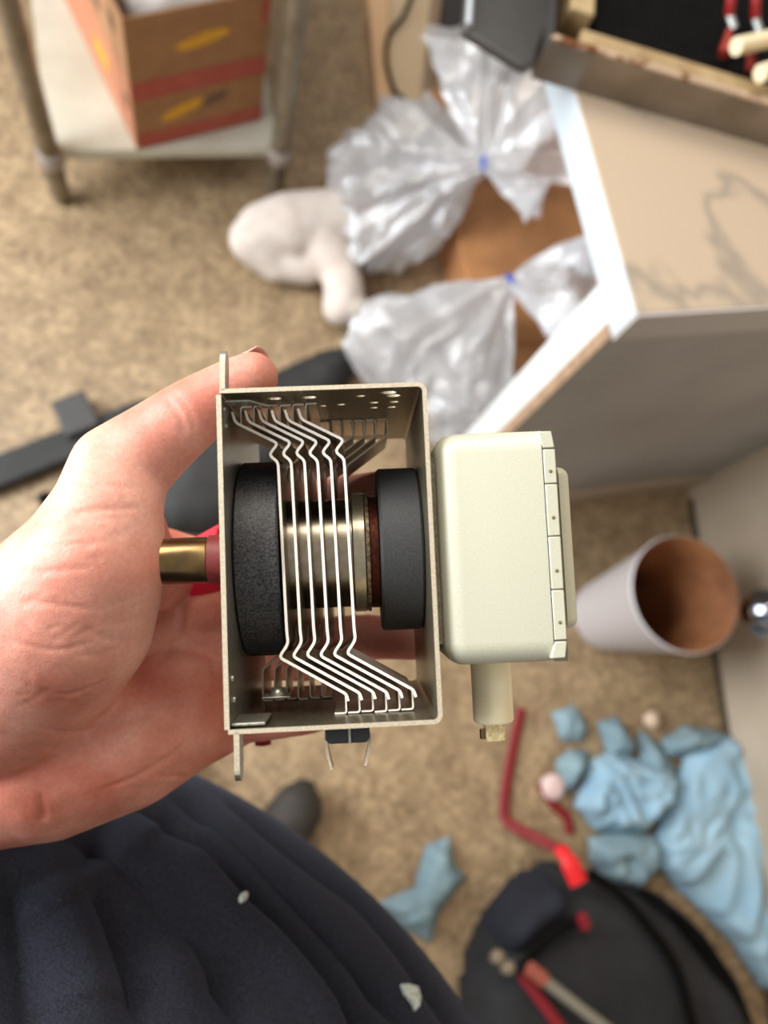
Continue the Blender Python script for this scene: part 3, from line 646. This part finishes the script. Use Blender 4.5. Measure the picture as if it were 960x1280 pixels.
def fin_mesh():
    f = MG()
    line = fillet(list(reversed(top_f)) + bot_f, 1.3, 5)
    f.add(*strip(line, -12, -24, .8))
    tab_t = fillet([(-.1, 33.0), (-11.9, 39.8), (-12.3, TOPI), (-8.8, TOPI)], .8, 4)
    f.add(*strip(fillet([(0, 25.5), (-.1, 27.8), (-2.6, 30.0), (.1, 33.3), (-11.0, 39.3), (-10.9, TOPI), (-7.6, TOPI)], .9, 4), -24.0, -36, .5))
    f.add(*strip(fillet([(-11.0, 39.3), (-10.9, TOPI), (-7.6, TOPI)], .8, 4), -16, -24.0, .5))
    f.add(*strip(fillet([(.9, -21.5), (1.2, -24.6), (-1.5, -28.4), (16.9, -39.4), (17.0, -TOPI), (13.6, -TOPI)], .9, 4), -24.0, -36, .5))
    f.add(*strip(fillet([(16.9, -39.4), (17.0, -TOPI), (13.6, -TOPI)], .8, 4), -15, -24.0, .5))
    f.add(*strip([(0, 25.5), (.9, -21.5)], -24.0, -70, .5))
    f.add(*strip(fillet([(0, 25.0), (.2, 30.0), (14.3, 40.0), (14.3, TOPI), (11.2, TOPI)], .9, 4), -42, -68, .5))
    f.add(*strip(fillet([(.9, -21.5), (.6, -27.2), (-10.6, -35.2), (-10.8, -TOPI), (-7.6, -TOPI)], .9, 4), -46, -68, .5))
    return f
f0 = fin_mesh().build('cooling_fin', m_fin, angle=35); f0.data.materials.append(mat('fin_lit_cut_edge', (250, 242, 228), .5, .15))  # cut fin edges whitened: light on their front faces put into the colour
for p in f0.data.polygons:
    if p.normal.z > .9: p.material_index = 1
f0.location = mm((-14.3, 0, 0)); f0['label'] = 'thin bent cooling fin'
for k in range(1, 6):
    c = f0.copy(); COL.objects.link(c); c.parent = mg; c.location = mm((-14.3 + 3.85 * k, .12 * (k % 3), (k % 2) * .3))
# antenna on the left
m_br = mat('brass_brown_cap', (150, 122, 82), .26, 1.0, col2=(126, 104, 74), nscale=150)
MG().lathe([(.01, 0), (6.6, 0), (7.5, .9), (7.5, 20.8), (7.2, 21.2)], onaxis(-U - 32.5, 1.2, -40), 48).build('antenna_cap', m_br)['label'] = 'brass-brown metal antenna cap'
MG().lathe([(7.6, 0), (8.0, .3), (8.0, 10.2)], onaxis(-U - 11.2, 1.2, -40), 48).build('antenna_collar', mat('maroon_ceramic', (120, 42, 38), .5, col2=(106, 36, 32), nscale=300))['label'] = 'dark red ceramic collar'
# filter box on the right: deep-drawn shell, crimped cover, bulging lid
def rbox(mb, u0, u1, v0, v1, w0, w1, r, n=6):
    """box with all edges rounded except the +u side"""
    rows = []
    for k in range(n + 1):
        a = math.pi / 2 * k / n; ins = r * (1 - math.sin(a)); uu = u0 + r * (1 - math.cos(a)); rows.append((uu, ins))
    rows.append((u1, 0)); vs = []; fs = []; cnt = None
    for uu, ins in rows:
        ring = []; rr = max(r - ins, .2)
        for cx, cy, a0 in ((v1 - ins - rr, w1 - ins - rr, 0), (v0 + ins + rr, w1 - ins - rr, 90), (v0 + ins + rr, w0 + ins + rr, 180), (v1 - ins - rr, w0 + ins + rr, 270)):
            for k in range(n + 1):
                a = math.radians(a0 + 90 * k / n); ring.append((uu, cx + rr * math.cos(a), cy + rr * math.sin(a)))
        cnt = len(ring); vs += ring
    for j in range(len(rows) - 1):
        for i in range(cnt): fs.append((j*cnt+i, j*cnt+(i+1) % cnt, (j+1)*cnt+(i+1) % cnt, (j+1)*cnt+i))
    fs.append(tuple(range(cnt))); fs.append(tuple(range((len(rows)-1)*cnt, len(rows)*cnt)))
    mb.add(vs, fs)
fb = MG(); rbox(fb, 30.2, 63.0, -32.5, 33.2, -68, -1.5, 6.5); shell = fb.build('filter_box', m_filt, angle=40); shell['label'] = 'grey-green sheet metal filter box'
cv = MG(); M_ = Matrix(((0, 0, 1, 0), (1, 0, 0, 0), (0, 1, 0, 0), (0, 0, 0, 1)))     # prism (v, w) swept along u
def rrect(v0, v1, w0, w1, r, n=6):
    o_ = []
    for cx, cy, a0 in ((v1 - r, w1 - r, 0), (v0 + r, w1 - r, 90), (v0 + r, w0 + r, 180), (v1 - r, w0 + r, 270)):
        o_ += arc(cx, cy, r, a0, a0 + 90, n)
    return o_
cv.prism(rrect(-32.6, 33.3, -68.1, -1.4, 6.5), 62.9, 64.4, M_); cover = cv.build('filter_cover', m_filt, angle=40, bevel=.0003)
MG().box((60.6, -32.0, -2.2), (64.35, 32.6, -1.32)).build('crimp_seam', mat('dark_seam', (74, 70, 56), .7), cover)
for v0, v1 in ((17.2, 26.8), (2.5, 16.9), (-12.3, 2.2), (-26.2, -12.6)):
    t = MG().box((60.9, v0, -1.6), (64.3, v1, -1.1)).build('crimp_tab', m_filt, cover, bevel=.0003)
    MG().lathe([(.55, 0), (.45, .35), (.01, .5)], Matrix.Translation((62.6, v0 + (v1 - v0) * .35, -1.25)), 10).build('dent', mat('dent_brown', (120, 108, 80), .6, .2), t)
for v0, v1 in ((27.2, 32.0), (-31.2, -26.6)):
    MG().prism([(60.9, min(v0, v1, key=abs)), (64.3, min(v0, v1, key=abs)), (63.6, max(v0, v1, key=abs)), (59.6, max(v0, v1, key=abs))], -4.2, -1.15).build('crimp_corner', m_filt, cover, bevel=.0003)
ld = MG(); Mf = Matrix.Translation((130.0, 0, 0)) @ Matrix.Scale(-1, 4, (1, 0, 0))
rbox(ld, 62.0, 65.5, -24.0, 23.0, -60, -9, 3.0); ld.v = [(130.0 - v[0] + 2.4, v[1], v[2]) for v in ld.v]
ld.build('lid_bulge', m_filt, cover, angle=40)
# gasket lips where the box meets the yoke
MG().box((U - .1, -26, -60), (30.3, 26, -3)).build('box_seat', m_zinc, smooth=False)
MG().box((U - .4, -18.5, -10), (U + .35, 27.5, -.25)).build('side_tab', m_zinc, bevel=.0003)
# ceramic feed-through connector
m_ivory = mat('ivory_ceramic', (252, 240, 202), .35, col2=(248, 232, 190), nscale=200)
cn = MG().lathe([(6.0, 0), (6.0, 18.4), (5.6, 19.0), (.01, 19.0)], Matrix.Translation((46.2, -32.2, -22)) @ Matrix.Rotation(math.pi / 2, 4, 'X'), 40).build('ceramic_connector', m_ivory); cn['label'] = 'ivory ceramic connector sleeve'
MG().box((43.4, -56.8, -24.5), (49.2, -51.1, -19.5)).build('connector_tip', mat('ivory_tip', (244, 230, 184), .5, col2=(214, 186, 124), nscale=900), cn, bevel=.0006)
MG().lathe([(1.1, 0), (1.1, 2.8)], Matrix.Translation((42.8, -53.0, -21)) @ Matrix.Rotation(math.pi / 2, 4, 'X'), 12).build('connector_pin', m_br, cn)
# thermal cut-out under the bottom plate
ts = MG().prism([(-3.6, 0), (8.6, 0), (8.6, -3.2), (7.6, -4.4), (-2.4, -4.4), (-3.6, -3.2)], -15, -3, Matrix.Translation((0.5, -V - .1, 0))).build('thermal_switch', mat('black_bakelite', (26, 27, 30), .45), smooth=False, bevel=.0003); ts['label'] = 'black thermal switch'
MG().box((3.3, -V - 4.7, -3), (3.9, -V - .1, -2.6)).build('switch_ridge', m_plate, ts, smooth=False)
m_term = mat('tin_terminal', (196, 170, 130), .3, .9)
for sgn, u0 in ((-1, -2.6), (1, 8.4)):
    f = MG(); f.add(*strip(fillet([(u0 + sgn * -1.2, -V - 3.4), (u0 + sgn * .7, -V - 3.8), (u0 + sgn * .3, -V - 7.0), (u0 - sgn * .9, -V - 11.6 if sgn > 0 else -V - 12.2)] if sgn > 0 else [(u0 + .6, -V - 3.6), (u0 - .6, -V - 3.9), (u0 - .2, -V - 8), (u0 + .8, -V - 12.2)], .7, 3), -13, -7.0, .75))
    lit_cut_edges(f.build('switch_terminal', m_term, ts, angle=50))
bpy.context.view_layer.update()

# ------------------------------------------------------------------ the person: left hand and arm, dark shirt, trousers, shoes
pe = empty('person', (0.0, -.2, 0)); tag(pe, 'person in a dark navy shirt holding the magnetron in the left palm', 'person')
def hp(x, y, d, rpx): return (atd(x, y, d), rpx * d / F)
thumb = [hp(10, 850, .274, 125), hp(76, 772, .252, 116), hp(115, 707, .245, 92), hp(134, 642, .246, 69), hp(148, 590, .254, 61), hp(200, 548, .254, 50), hp(242, 516, .252, 44), hp(290, 486, .252, 37), hp(316, 472, .252, 33)]
hypo = [hp(-40, 950, .292, 112), hp(60, 935, .288, 112), hp(150, 915, .290, 98), hp(225, 890, .298, 76), hp(285, 885, .308, 52)]
midp = [hp(0, 860, .300, 110), hp(110, 840, .298, 85), hp(215, 815, .322, 66), hp(310, 805, .322, 56)]
indx = [hp(30, 780, .295, 95), hp(130, 725, .300, 60), hp(200, 704, .310, 46), hp(262, 715, .316, 38)]
f_index = [hp(262, 715, 0.316, 38), hp(340, 670, 0.307, 33), hp(420, 625, 0.303, 29), hp(485, 612, 0.295, 26)]
f_mid = [hp(240, 770, 0.316, 42), hp(350, 735, 0.311, 40), hp(445, 705, 0.309, 30), hp(520, 690, 0.301, 26)]
f_ring = [hp(290, 800, 0.324, 48), hp(380, 812, 0.311, 40), hp(460, 796, 0.309, 29), hp(530, 800, 0.301, 25)]
f_pink = [hp(285, 880, 0.306, 50), hp(330, 893, 0.301, 33), hp(385, 889, 0.303, 29), hp(445, 872, 0.301, 24)]
webb = [hp(150, 640, .268, 50), hp(165, 690, .285, 52), hp(190, 720, .300, 48)]
wrist = atd(-150, 905, .298); elbow = Vector((-.36, -.02, 1.16)); shoulder = Vector((-.27, -.20, 1.40))
arm = [(atd(0, 890, .294), .034), (wrist, .031), (wrist.lerp(elbow, .3), .036), (wrist.lerp(elbow, .6), .043), (elbow, .041), (elbow.lerp(shoulder, .5), .047), (shoulder, .055)]
m_skin = bpy.data.materials.new('skin'); m_skin.use_nodes = True
nt = m_skin.node_tree; N = nt.nodes; Lk = nt.links; b = N['Principled BSDF']; b.inputs['Roughness'].default_value = .48
b.inputs['Subsurface Weight'].default_value = .35; b.inputs['Subsurface Radius'].default_value = (1, .3, .18); b.inputs['Subsurface Scale'].default_value = .0035
tc = N.new('ShaderNodeTexCoord')
n1 = N.new('ShaderNodeTexNoise'); n1.inputs['Scale'].default_value = 30; n1.inputs['Detail'].default_value = 6
n2 = N.new('ShaderNodeTexNoise'); n2.inputs['Scale'].default_value = 650; n2.inputs['Detail'].default_value = 4
vo = N.new('ShaderNodeTexVoronoi'); vo.inputs['Scale'].default_value = 1400
for n in (n1, n2, vo): Lk.new(tc.outputs['Object'], n.inputs['Vector'])
r1 = N.new('ShaderNodeValToRGB'); e = r1.color_ramp.elements; e[0].position = .34; e[1].position = .66; e[0].color = lin((200, 118, 96)); e[1].color = lin((230, 170, 150))
r2 = N.new('ShaderNodeValToRGB'); e = r2.color_ramp.elements; e[0].position = .3; e[1].position = .7; e[0].color = (.90, .86, .84, 1); e[1].color = (1.04, 1.03, 1.03, 1)
mx = N.new('ShaderNodeMixRGB'); mx.blend_type = 'MULTIPLY'; mx.inputs[0].default_value = 1
Lk.new(n1.outputs['Fac'], r1.inputs[0]); Lk.new(n2.outputs['Fac'], r2.inputs[0]); Lk.new(r1.outputs[0], mx.inputs[1]); Lk.new(r2.outputs[0], mx.inputs[2]); Lk.new(mx.outputs[0], b.inputs['Base Color'])
ad = N.new('ShaderNodeMath'); ad.operation = 'ADD'; Lk.new(n2.outputs['Fac'], ad.inputs[0]); Lk.new(vo.outputs['Distance'], ad.inputs[1])
bp = N.new('ShaderNodeBump'); bp.inputs['Strength'].default_value = .2; bp.inputs['Distance'].default_value = .00025; Lk.new(ad.outputs[0], bp.inputs['Height']); Lk.new(bp.outputs[0], b.inputs['Normal'])
body = blob('body', [thumb, hypo, midp, indx, f_index, f_mid, f_ring, f_pink, webb, arm], m_skin, .0011, None, 20)
# flesh gives way where it presses against the magnetron's sheet metal
me = body.data; nv = len(me.vertices); co = np.empty(nv * 3); me.vertices.foreach_get('co', co); co = co.reshape(-1, 3)
Mi = np.array(MAGM.inverted()); loc = co @ Mi[:3, :3].T + Mi[:3, 3]; loc *= 1000
g = .6; lo = np.array([-U - 1.0 - g, -V - g, -DP - g]); hi = np.array([U + g, V + g, 5.])
ins = np.all((loc > lo) & (loc < hi), axis=1)
dl = loc[:, 0] - lo[0]; dt = hi[1] - loc[:, 1]; db = loc[:, 2] - lo[2]; dbo = loc[:, 1] - lo[1]
ds = np.stack([dl, dt, db, dbo], 1); ch = ds.argmin(1)
for i in np.where(ins)[0]:
    c = ch[i]
    if c == 0: loc[i, 0] = lo[0]
    elif c == 1: loc[i, 1] = hi[1]
    elif c == 2: loc[i, 2] = lo[2]
    else: loc[i, 1] = lo[1]
Mw = np.array(MAGM); co = (loc / 1000) @ Mw[:3, :3].T + Mw[:3, 3]
def carve(o, lines, cusp=False):
    """press or raise real furrows along lines found on the surface: (pixels, width m, depth m)"""
    global co
    me = o.data; nrm = np.empty(len(me.vertices) * 3); me.vertices.foreach_get('normal', nrm); nrm = nrm.reshape(-1, 3)
    me.vertices.foreach_set('co', co.ravel()); me.update()
    bvh = BVHTree.FromPolygons([Vector(v) for v in co], [tuple(p.vertices) for p in me.polygons])
    for pts, wd_, dp in lines:
        sp = spline([(x, y, 0) for x, y in pts], 10); hit = []
        for p in sp:
            r = Vector(ray(p.x, p.y)); h = bvh.ray_cast(Vector((0, 0, H)), r.normalized())
            if h[0] is not None: hit.append(h[0])
        if len(hit) < 2: continue
        hn = np.array([tuple(h) for h in hit]); best = np.full(len(co), 9.); taper = np.zeros(len(co))
        bbx = np.all((co > hn.min(0) - 4 * wd_) & (co < hn.max(0) + 4 * wd_), axis=1); ix = np.where(bbx)[0]; c = co[ix]
        bd = np.full(len(ix), 9.); tp_ = np.zeros(len(ix))
        for k in range(len(hn) - 1):
            a, b_ = hn[k], hn[k+1]; ab = b_ - a; t = np.clip(((c - a) @ ab) / (ab @ ab + 1e-12), 0, 1)
            d = np.linalg.norm(c - a - t[:, None] * ab, axis=1); f = d < bd; bd[f] = d[f]; tp_[f] = (k + t[f]) / (len(hn) - 1)
        amp = dp * (np.exp(-bd / wd_) if cusp else np.exp(-(bd / wd_) ** 2)) * np.clip(np.minimum(tp_, 1 - tp_) * 5, .15, 1)
        co[ix] -= nrm[ix] * amp[:, None]
    me.vertices.foreach_set('co', co.ravel()); me.update()
me.vertices.foreach_set('co', co.ravel()); me.update()
FINE = []
for k in range(26):
    x = random.uniform(15, 150); y = random.uniform(600, 830); a = random.gauss(-.12, .25); L_ = random.uniform(15, 45)
    FINE.append(([(x, y), (x + L_ * .5 * math.cos(a), y + L_ * .5 * math.sin(a) + random.uniform(-2, 2)), (x + L_ * math.cos(a), y + L_ * math.sin(a))], .0008, .00022))
for k in range(18):
    x = random.uniform(20, 230); y = random.uniform(850, 970); a = random.gauss(-.5, .5); L_ = random.uniform(15, 50)
    FINE.append(([(x, y), (x + L_ * .5 * math.cos(a), y + L_ * .5 * math.sin(a) + random.uniform(-3, 3)), (x + L_ * math.cos(a), y + L_ * math.sin(a))], .0009, .00025))
carve(body, FINE + [([(79, 643), (130, 637), (185, 634)], 0.00088, 0.00065), ([(60, 652), (110, 648), (165, 646)], 0.00072, 0.00040),
             ([(37, 717), (80, 712), (119, 709)], 0.00080, 0.00040), ([(19, 747), (70, 756), (127, 763)], 0.00080, 0.00040),
             ([(25, 690), (90, 680), (150, 676)], 0.00072, 0.00032), ([(90, 600), (130, 606), (180, 612)], 0.00080, 0.00032),
             ([(46, 860), (83, 869), (137, 850)], 0.00104, 0.00073), ([(187, 837), (212, 812), (226, 780), (228, 745)], 0.00144, 0.00105),
             ([(50, 990), (53, 1010), (54, 1030)], 0.00112, 0.00065), ([(20, 900), (80, 915), (150, 905), (215, 870)], 0.00096, 0.00049),
             ([(120, 990), (180, 965), (240, 925)], 0.00096, 0.00040), ([(205, 495), (225, 520), (232, 548)], 0.00096, 0.00049),
             ([(215, 488), (236, 512), (245, 540)], 0.00080, 0.00040), ([(265, 800), (268, 850), (262, 900)], 0.00112, 0.00057),
             ([(95, 780), (140, 800), (185, 800)], 0.00072, 0.00032), ([(10, 800), (60, 812), (110, 806)], 0.00080, 0.00040)])
keep(body, pe)
body['label'] = 'left hand and arm, palm up'
# thumb nail, seen nearly edge on
tn = hp(312, 445, .262, 1)[0]; td = (atd(322, 466, .252) - atd(250, 506, .252)).normalized()
nd = (tn - atd(316, 470, .253)).normalized(); ns = td.cross(nd).normalized(); nd = ns.cross(td)
if nd.dot(tn - atd(316, 470, .253)) < 0: nd = -nd
nvs = []; nfs = []; a_, b_ = 10, 10
nc = atd(316, 470, .252) + td * .0005
for i in range(a_ + 1):
    for j in range(b_ + 1):
        s = (i / a_ - .5) * 2; t = j / b_; an = s * .85; ln = -.0065 + .0135 * t
        rr = .0080
        wl = 1 - .0 * t
        nvs.append(nc + td * (ln - .0018 * s * s * (1 if t > .5 else -.6)) + ns * rr * math.sin(an) * .95 + nd * (rr * math.cos(an) + .0005))
for i in range(a_):
    for j in range(b_): k = i * (b_ + 1) + j; nfs.append((k, k + 1, k + b_ + 2, k + b_ + 1))
nl = MB().add(nvs, nfs).build('thumbnail', mat('nail', (228, 176, 160), .3, col2=(220, 164, 150), nscale=300), None); keep(nl, pe)
md = nl.modifiers.new('s', 'SOLIDIFY'); md.thickness = .0005
# red band around the index finger behind the antenna
def ring(name, c, d, r, wdt, m, label):
    prof = [(r, -wdt / 2), (r + .0012, -wdt / 2), (r + .0016, 0), (r + .0012, wdt / 2), (r, wdt / 2)]
    M = Matrix.Translation(c) @ Vector(d).normalized().to_track_quat('Z', 'Y').to_matrix().to_4x4()
    o = MB().lathe(prof, M, 40, cap=False).build(name, m, None); o['label'] = label; return keep(o, pe)
m_band = mat('red_band', (226, 30, 62), .4)
ring('finger_band', f_index[0][0].lerp(f_index[1][0], .12), f_index[1][0] - f_index[0][0], .0136, .024, m_band, 'red band round the index finger')
ring('finger_band', atd(328, 893, .312), f_pink[2][0] - f_pink[1][0], .0109, .006, mat('dark_red_band', (150, 20, 40), .5), 'dark red band round the little finger')

# shirt: torso over the belly, lofted, then pressed into folds
fc = Vector((.5, .866, 0)); sdv = Vector((.866, -.5, 0)); tc0 = Vector((-.052, -.197, 0))
prof = [(.80, .150, .235), (.90, .158, .25), (.98, .166, .26), (1.04, .170, .262), (1.08, .168, .262), (1.12, .152, .258), (1.16, .122, .25), (1.20, .090, .24), (1.25, .062, .23), (1.31, .045, .225), (1.37, .03, .215), (1.42, .0, .19), (1.45, -.05, .11), (1.455, -.08, .03)]
zs = [p[0] for p in prof]
rows = np.concatenate([np.linspace(.80, 1.0, 40), np.linspace(1.0, 1.26, 200)[1:], np.linspace(1.26, 1.455, 60)[1:]])
def cub(z, k):
    i = max(0, min(len(prof) - 2, np.searchsorted(zs, z) - 1)); p0, p1, p2, p3 = prof[max(i-1, 0)], prof[i], prof[i+1], prof[min(i+2, len(prof)-1)]
    t = (z - p1[0]) / (p2[0] - p1[0]); a, b_, c, d = p0[k], p1[k], p2[k], p3[k]
    return .5 * ((2*b_) + (c - a)*t + (2*a - 5*b_ + 4*c - d)*t*t + (-a + 3*b_ - 3*c + d)*t**3)
NU = 420; vs = []; fs = []
for z in rows:
    fr = cub(z, 1); hw = max(cub(z, 2), .01); bk = -.15 if z < 1.4 else -.15 + (z - 1.4) * 1.0
    bq = max((fr - bk) / 2, .01); cf = (fr + bk) / 2
    for i in range(NU):
        t = i / NU; a = 2 * math.pi * t; a = a + .35 * math.sin(2 * a) * 0
        # denser in front
        a = math.pi / 2 + 2 * math.pi * (t - .5) - .55 * math.sin(2 * math.pi * (t - .5)) * -1 * -1
        p = tc0 + sdv * hw * math.cos(a) + fc * (cf + bq * math.sin(a)); vs.append((p.x, p.y, z))
for j in range(len(rows) - 1):
    for i in range(NU): fs.append((j*NU+i, j*NU+(i+1) % NU, (j+1)*NU+(i+1) % NU, (j+1)*NU+i))
m_shirt = bpy.data.materials.new('navy_cotton'); m_shirt.use_nodes = True
nt = m_shirt.node_tree; N = nt.nodes; Lk = nt.links; b = N['Principled BSDF']; b.inputs['Roughness'].default_value = .95; b.inputs['Specular IOR Level'].default_value = .15
b.inputs['Sheen Weight'].default_value = .12; b.inputs['Sheen Roughness'].default_value = .5; b.inputs['Sheen Tint'].default_value = lin((150, 165, 200))
tc = N.new('ShaderNodeTexCoord'); n1 = N.new('ShaderNodeTexNoise'); n1.inputs['Scale'].default_value = 1500; n1.inputs['Detail'].default_value = 3
n2 = N.new('ShaderNodeTexNoise'); n2.inputs['Scale'].default_value = 700; n2.inputs['Detail'].default_value = 1
wv = N.new('ShaderNodeTexWave'); wv.inputs['Scale'].default_value = 420; wv.inputs['Distortion'].default_value = 1.5; wv.bands_direction = 'DIAGONAL'
for n in (n1, n2, wv): Lk.new(tc.outputs['Object'], n.inputs['Vector'])
r1 = N.new('ShaderNodeValToRGB'); e = r1.color_ramp.elements; e[0].position = .3; e[1].position = .7; e[0].color = lin((21, 21, 26)); e[1].color = lin((54, 56, 66))
r2 = N.new('ShaderNodeValToRGB'); e = r2.color_ramp.elements; e[0].position = .76; e[1].position = .82; e[0].color = (0, 0, 0, 1); e[1].color = (1, 1, 1, 1)
mx = N.new('ShaderNodeMixRGB'); mx.inputs[2].default_value = lin((86, 90, 100))
Lk.new(n1.outputs['Fac'], r1.inputs[0]); Lk.new(n2.outputs['Fac'], r2.inputs[0]); Lk.new(r2.outputs[0], mx.inputs[0]); Lk.new(r1.outputs[0], mx.inputs[1]); Lk.new(mx.outputs[0], b.inputs['Base Color'])
bp = N.new('ShaderNodeBump'); bp.inputs['Strength'].default_value = .5; bp.inputs['Distance'].default_value = .0006; Lk.new(n1.outputs['Fac'], bp.inputs['Height'])
bp2 = N.new('ShaderNodeBump'); bp2.inputs['Strength'].default_value = .15; bp2.inputs['Distance'].default_value = .0005; Lk.new(wv.outputs['Fac'], bp2.inputs['Height']); Lk.new(bp.outputs[0], bp2.inputs['Normal']); Lk.new(bp2.outputs[0], b.inputs['Normal'])
shirt = MB().add(vs, fs).build('shirt', m_shirt, None, True, angle=180)
me = shirt.data; nv = len(me.vertices); co = np.empty(nv * 3); me.vertices.foreach_get('co', co); co = co.reshape(-1, 3)
FOLD = [([(150, 1000), (208, 1012), (233, 1033), (292, 1083), (354, 1150), (396, 1196), (450, 1270), (480, 1320)], .008, .017),
        ([(200, 985), (250, 1005), (300, 1041), (362, 1107), (425, 1174), (487, 1249), (530, 1320)], .007, .015),
        ([(270, 990), (330, 1030), (400, 1085), (450, 1124), (500, 1180), (550, 1253), (590, 1330)], .006, .012),
        ([(60, 1040), (104, 1042), (137, 1058), (175, 1092), (208, 1133), (250, 1187), (292, 1250), (320, 1320)], .012, .016),
        ([(95, 1090), (120, 1120), (140, 1167), (165, 1230), (185, 1310)], .012, .012),
        ([(20, 1080), (28, 1150), (40, 1220), (50, 1320)], .014, .012),
        ([(190, 1040), (240, 1080), (290, 1140), (342, 1187), (404, 1266), (440, 1330)], .011, -.008),
        ([(110, 1060), (150, 1090), (185, 1140), (220, 1210), (245, 1300)], .016, -.009),
        ([(60, 1090), (85, 1150), (105, 1220), (120, 1310)], .016, -.009),
        ([(230, 1000), (290, 1055), (350, 1120), (410, 1180), (470, 1262)], .010, -.007)]
carve(shirt, FOLD[:6], True); carve(shirt, FOLD[6:])
s = shirt.modifiers.new('smooth', 'SMOOTH'); s.factor = .5; s.iterations = 3
keep(shirt, pe); shirt['label'] = 'dark navy cotton shirt with folds over the belly'
sl = [(elbow.lerp(shoulder, .35), .062), (elbow.lerp(shoulder, .7), .066), (shoulder, .072), (shoulder.lerp(tc0 + Vector((0, 0, 1.36)), .5), .08)]
sv = blob('sleeve', [sl], m_shirt, .006, None, 4); keep(sv, shirt) if False else keep(sv, pe)
# flecks of paint on the shirt
bvh = BVHTree.FromPolygons([Vector(v) for v in co], [tuple(p.vertices) for p in me.polygons])
m_fleck = mat('white_fleck', (206, 216, 206), .7, col2=(120, 126, 118), nscale=900, ncontrast=(.55, .62))
for x, y, pts in ((512, 1245, [(-12, -13), (-3, -13), (8, -10), (12, 2), (10, 14), (6, 19), (1, 8), (-8, -2)]), (303, 1123, [(-5, 2), (-3, -4), (3, -6), (5, -2), (3, 4), (-2, 6)])):
    r = Vector(ray(x, y)).normalized(); h = bvh.ray_cast(Vector((0, 0, H)), r)
    if h[0] is None: continue
    hn_ = h[1] if h[1].dot(r) < 0 else -h[1]
    q = []
    for dx, dy in pts:
        hh = bvh.ray_cast(Vector((0, 0, H)), Vector(ray(x + dx, y + dy)).normalized())
        if hh[0] is not None: q.append(hh[0] + hn_ * .0016)
    if len(q) > 2:
        c = sum(q, Vector()) / len(q); nn = hn_; n_ = len(q)
        o = MB().add(q + [c + nn * .0006] + [p - nn * .003 for p in q], [(i, (i + 1) % n_, n_) for i in range(n_)] + [(i, i + n_ + 1, (i + 1) % n_ + n_ + 1, (i + 1) % n_) for i in range(n_)]).build('paint_fleck', m_fleck, None); o['label'] = 'dried white fleck'; keep(o, pe)
# trousers and shoes
sh = at(372, 1012, .06)
m_tr = mat('dark_trousers', (34, 35, 40), .9, col2=(26, 27, 31), nscale=300)
hipR = tc0 + sdv * .10 + Vector((0, 0, .86)); hipL = tc0 - sdv * .10 + Vector((0, 0, .86))
ankR = Vector((sh.x - .075, sh.y - .13, .12)); ankL = ankR - sdv * .26 - fc * .05
tr = blob('trousers', [[(hipR, .12), (hipR.lerp(ankR, .5), .085), (ankR, .06)], [(hipL, .12), (hipL.lerp(ankL, .5), .085), (ankL, .06)], [(hipL + Vector((0, 0, .03)), .13), (hipR + Vector((0, 0, .03)), .13)]], m_tr, .008, None, 4); keep(tr, pe)
m_shoe = mat('dark_grey_shoe', (58, 52, 46), .75, col2=(46, 41, 36), nscale=40); m_sole = mat('black_sole', (28, 26, 25), .8)
for an_ in (ankR, ankL):
    a = Vector((an_.x, an_.y, 0)); d = (Vector((sh.x, sh.y, 0)) - Vector((ankR.x, ankR.y, 0))).normalized()
    so = blob('shoe', [[(a + d * -.05 + Vector((0, 0, .05)), .042), (a + Vector((0, 0, .07)), .048), (a + d * .07 + Vector((0, 0, .056)), .05), (a + d * .15 + Vector((0, 0, .052)), .048)]], m_shoe, .005, None, 4); keep(so, pe)
    sb = MB(); sdp = Vector((-d.y, d.x, 0)); q = []
    for t in np.linspace(0, 2 * math.pi, 33)[:-1]: q.append(a + d * (.055 + .15 * math.cos(t)) + sdp * (.05 + .004 * math.cos(t)) * math.sin(t))
    k_ = sb.prism([(p.x, p.y) for p in q], .002, .02).build('sole', m_sole, None); keep(k_, pe)
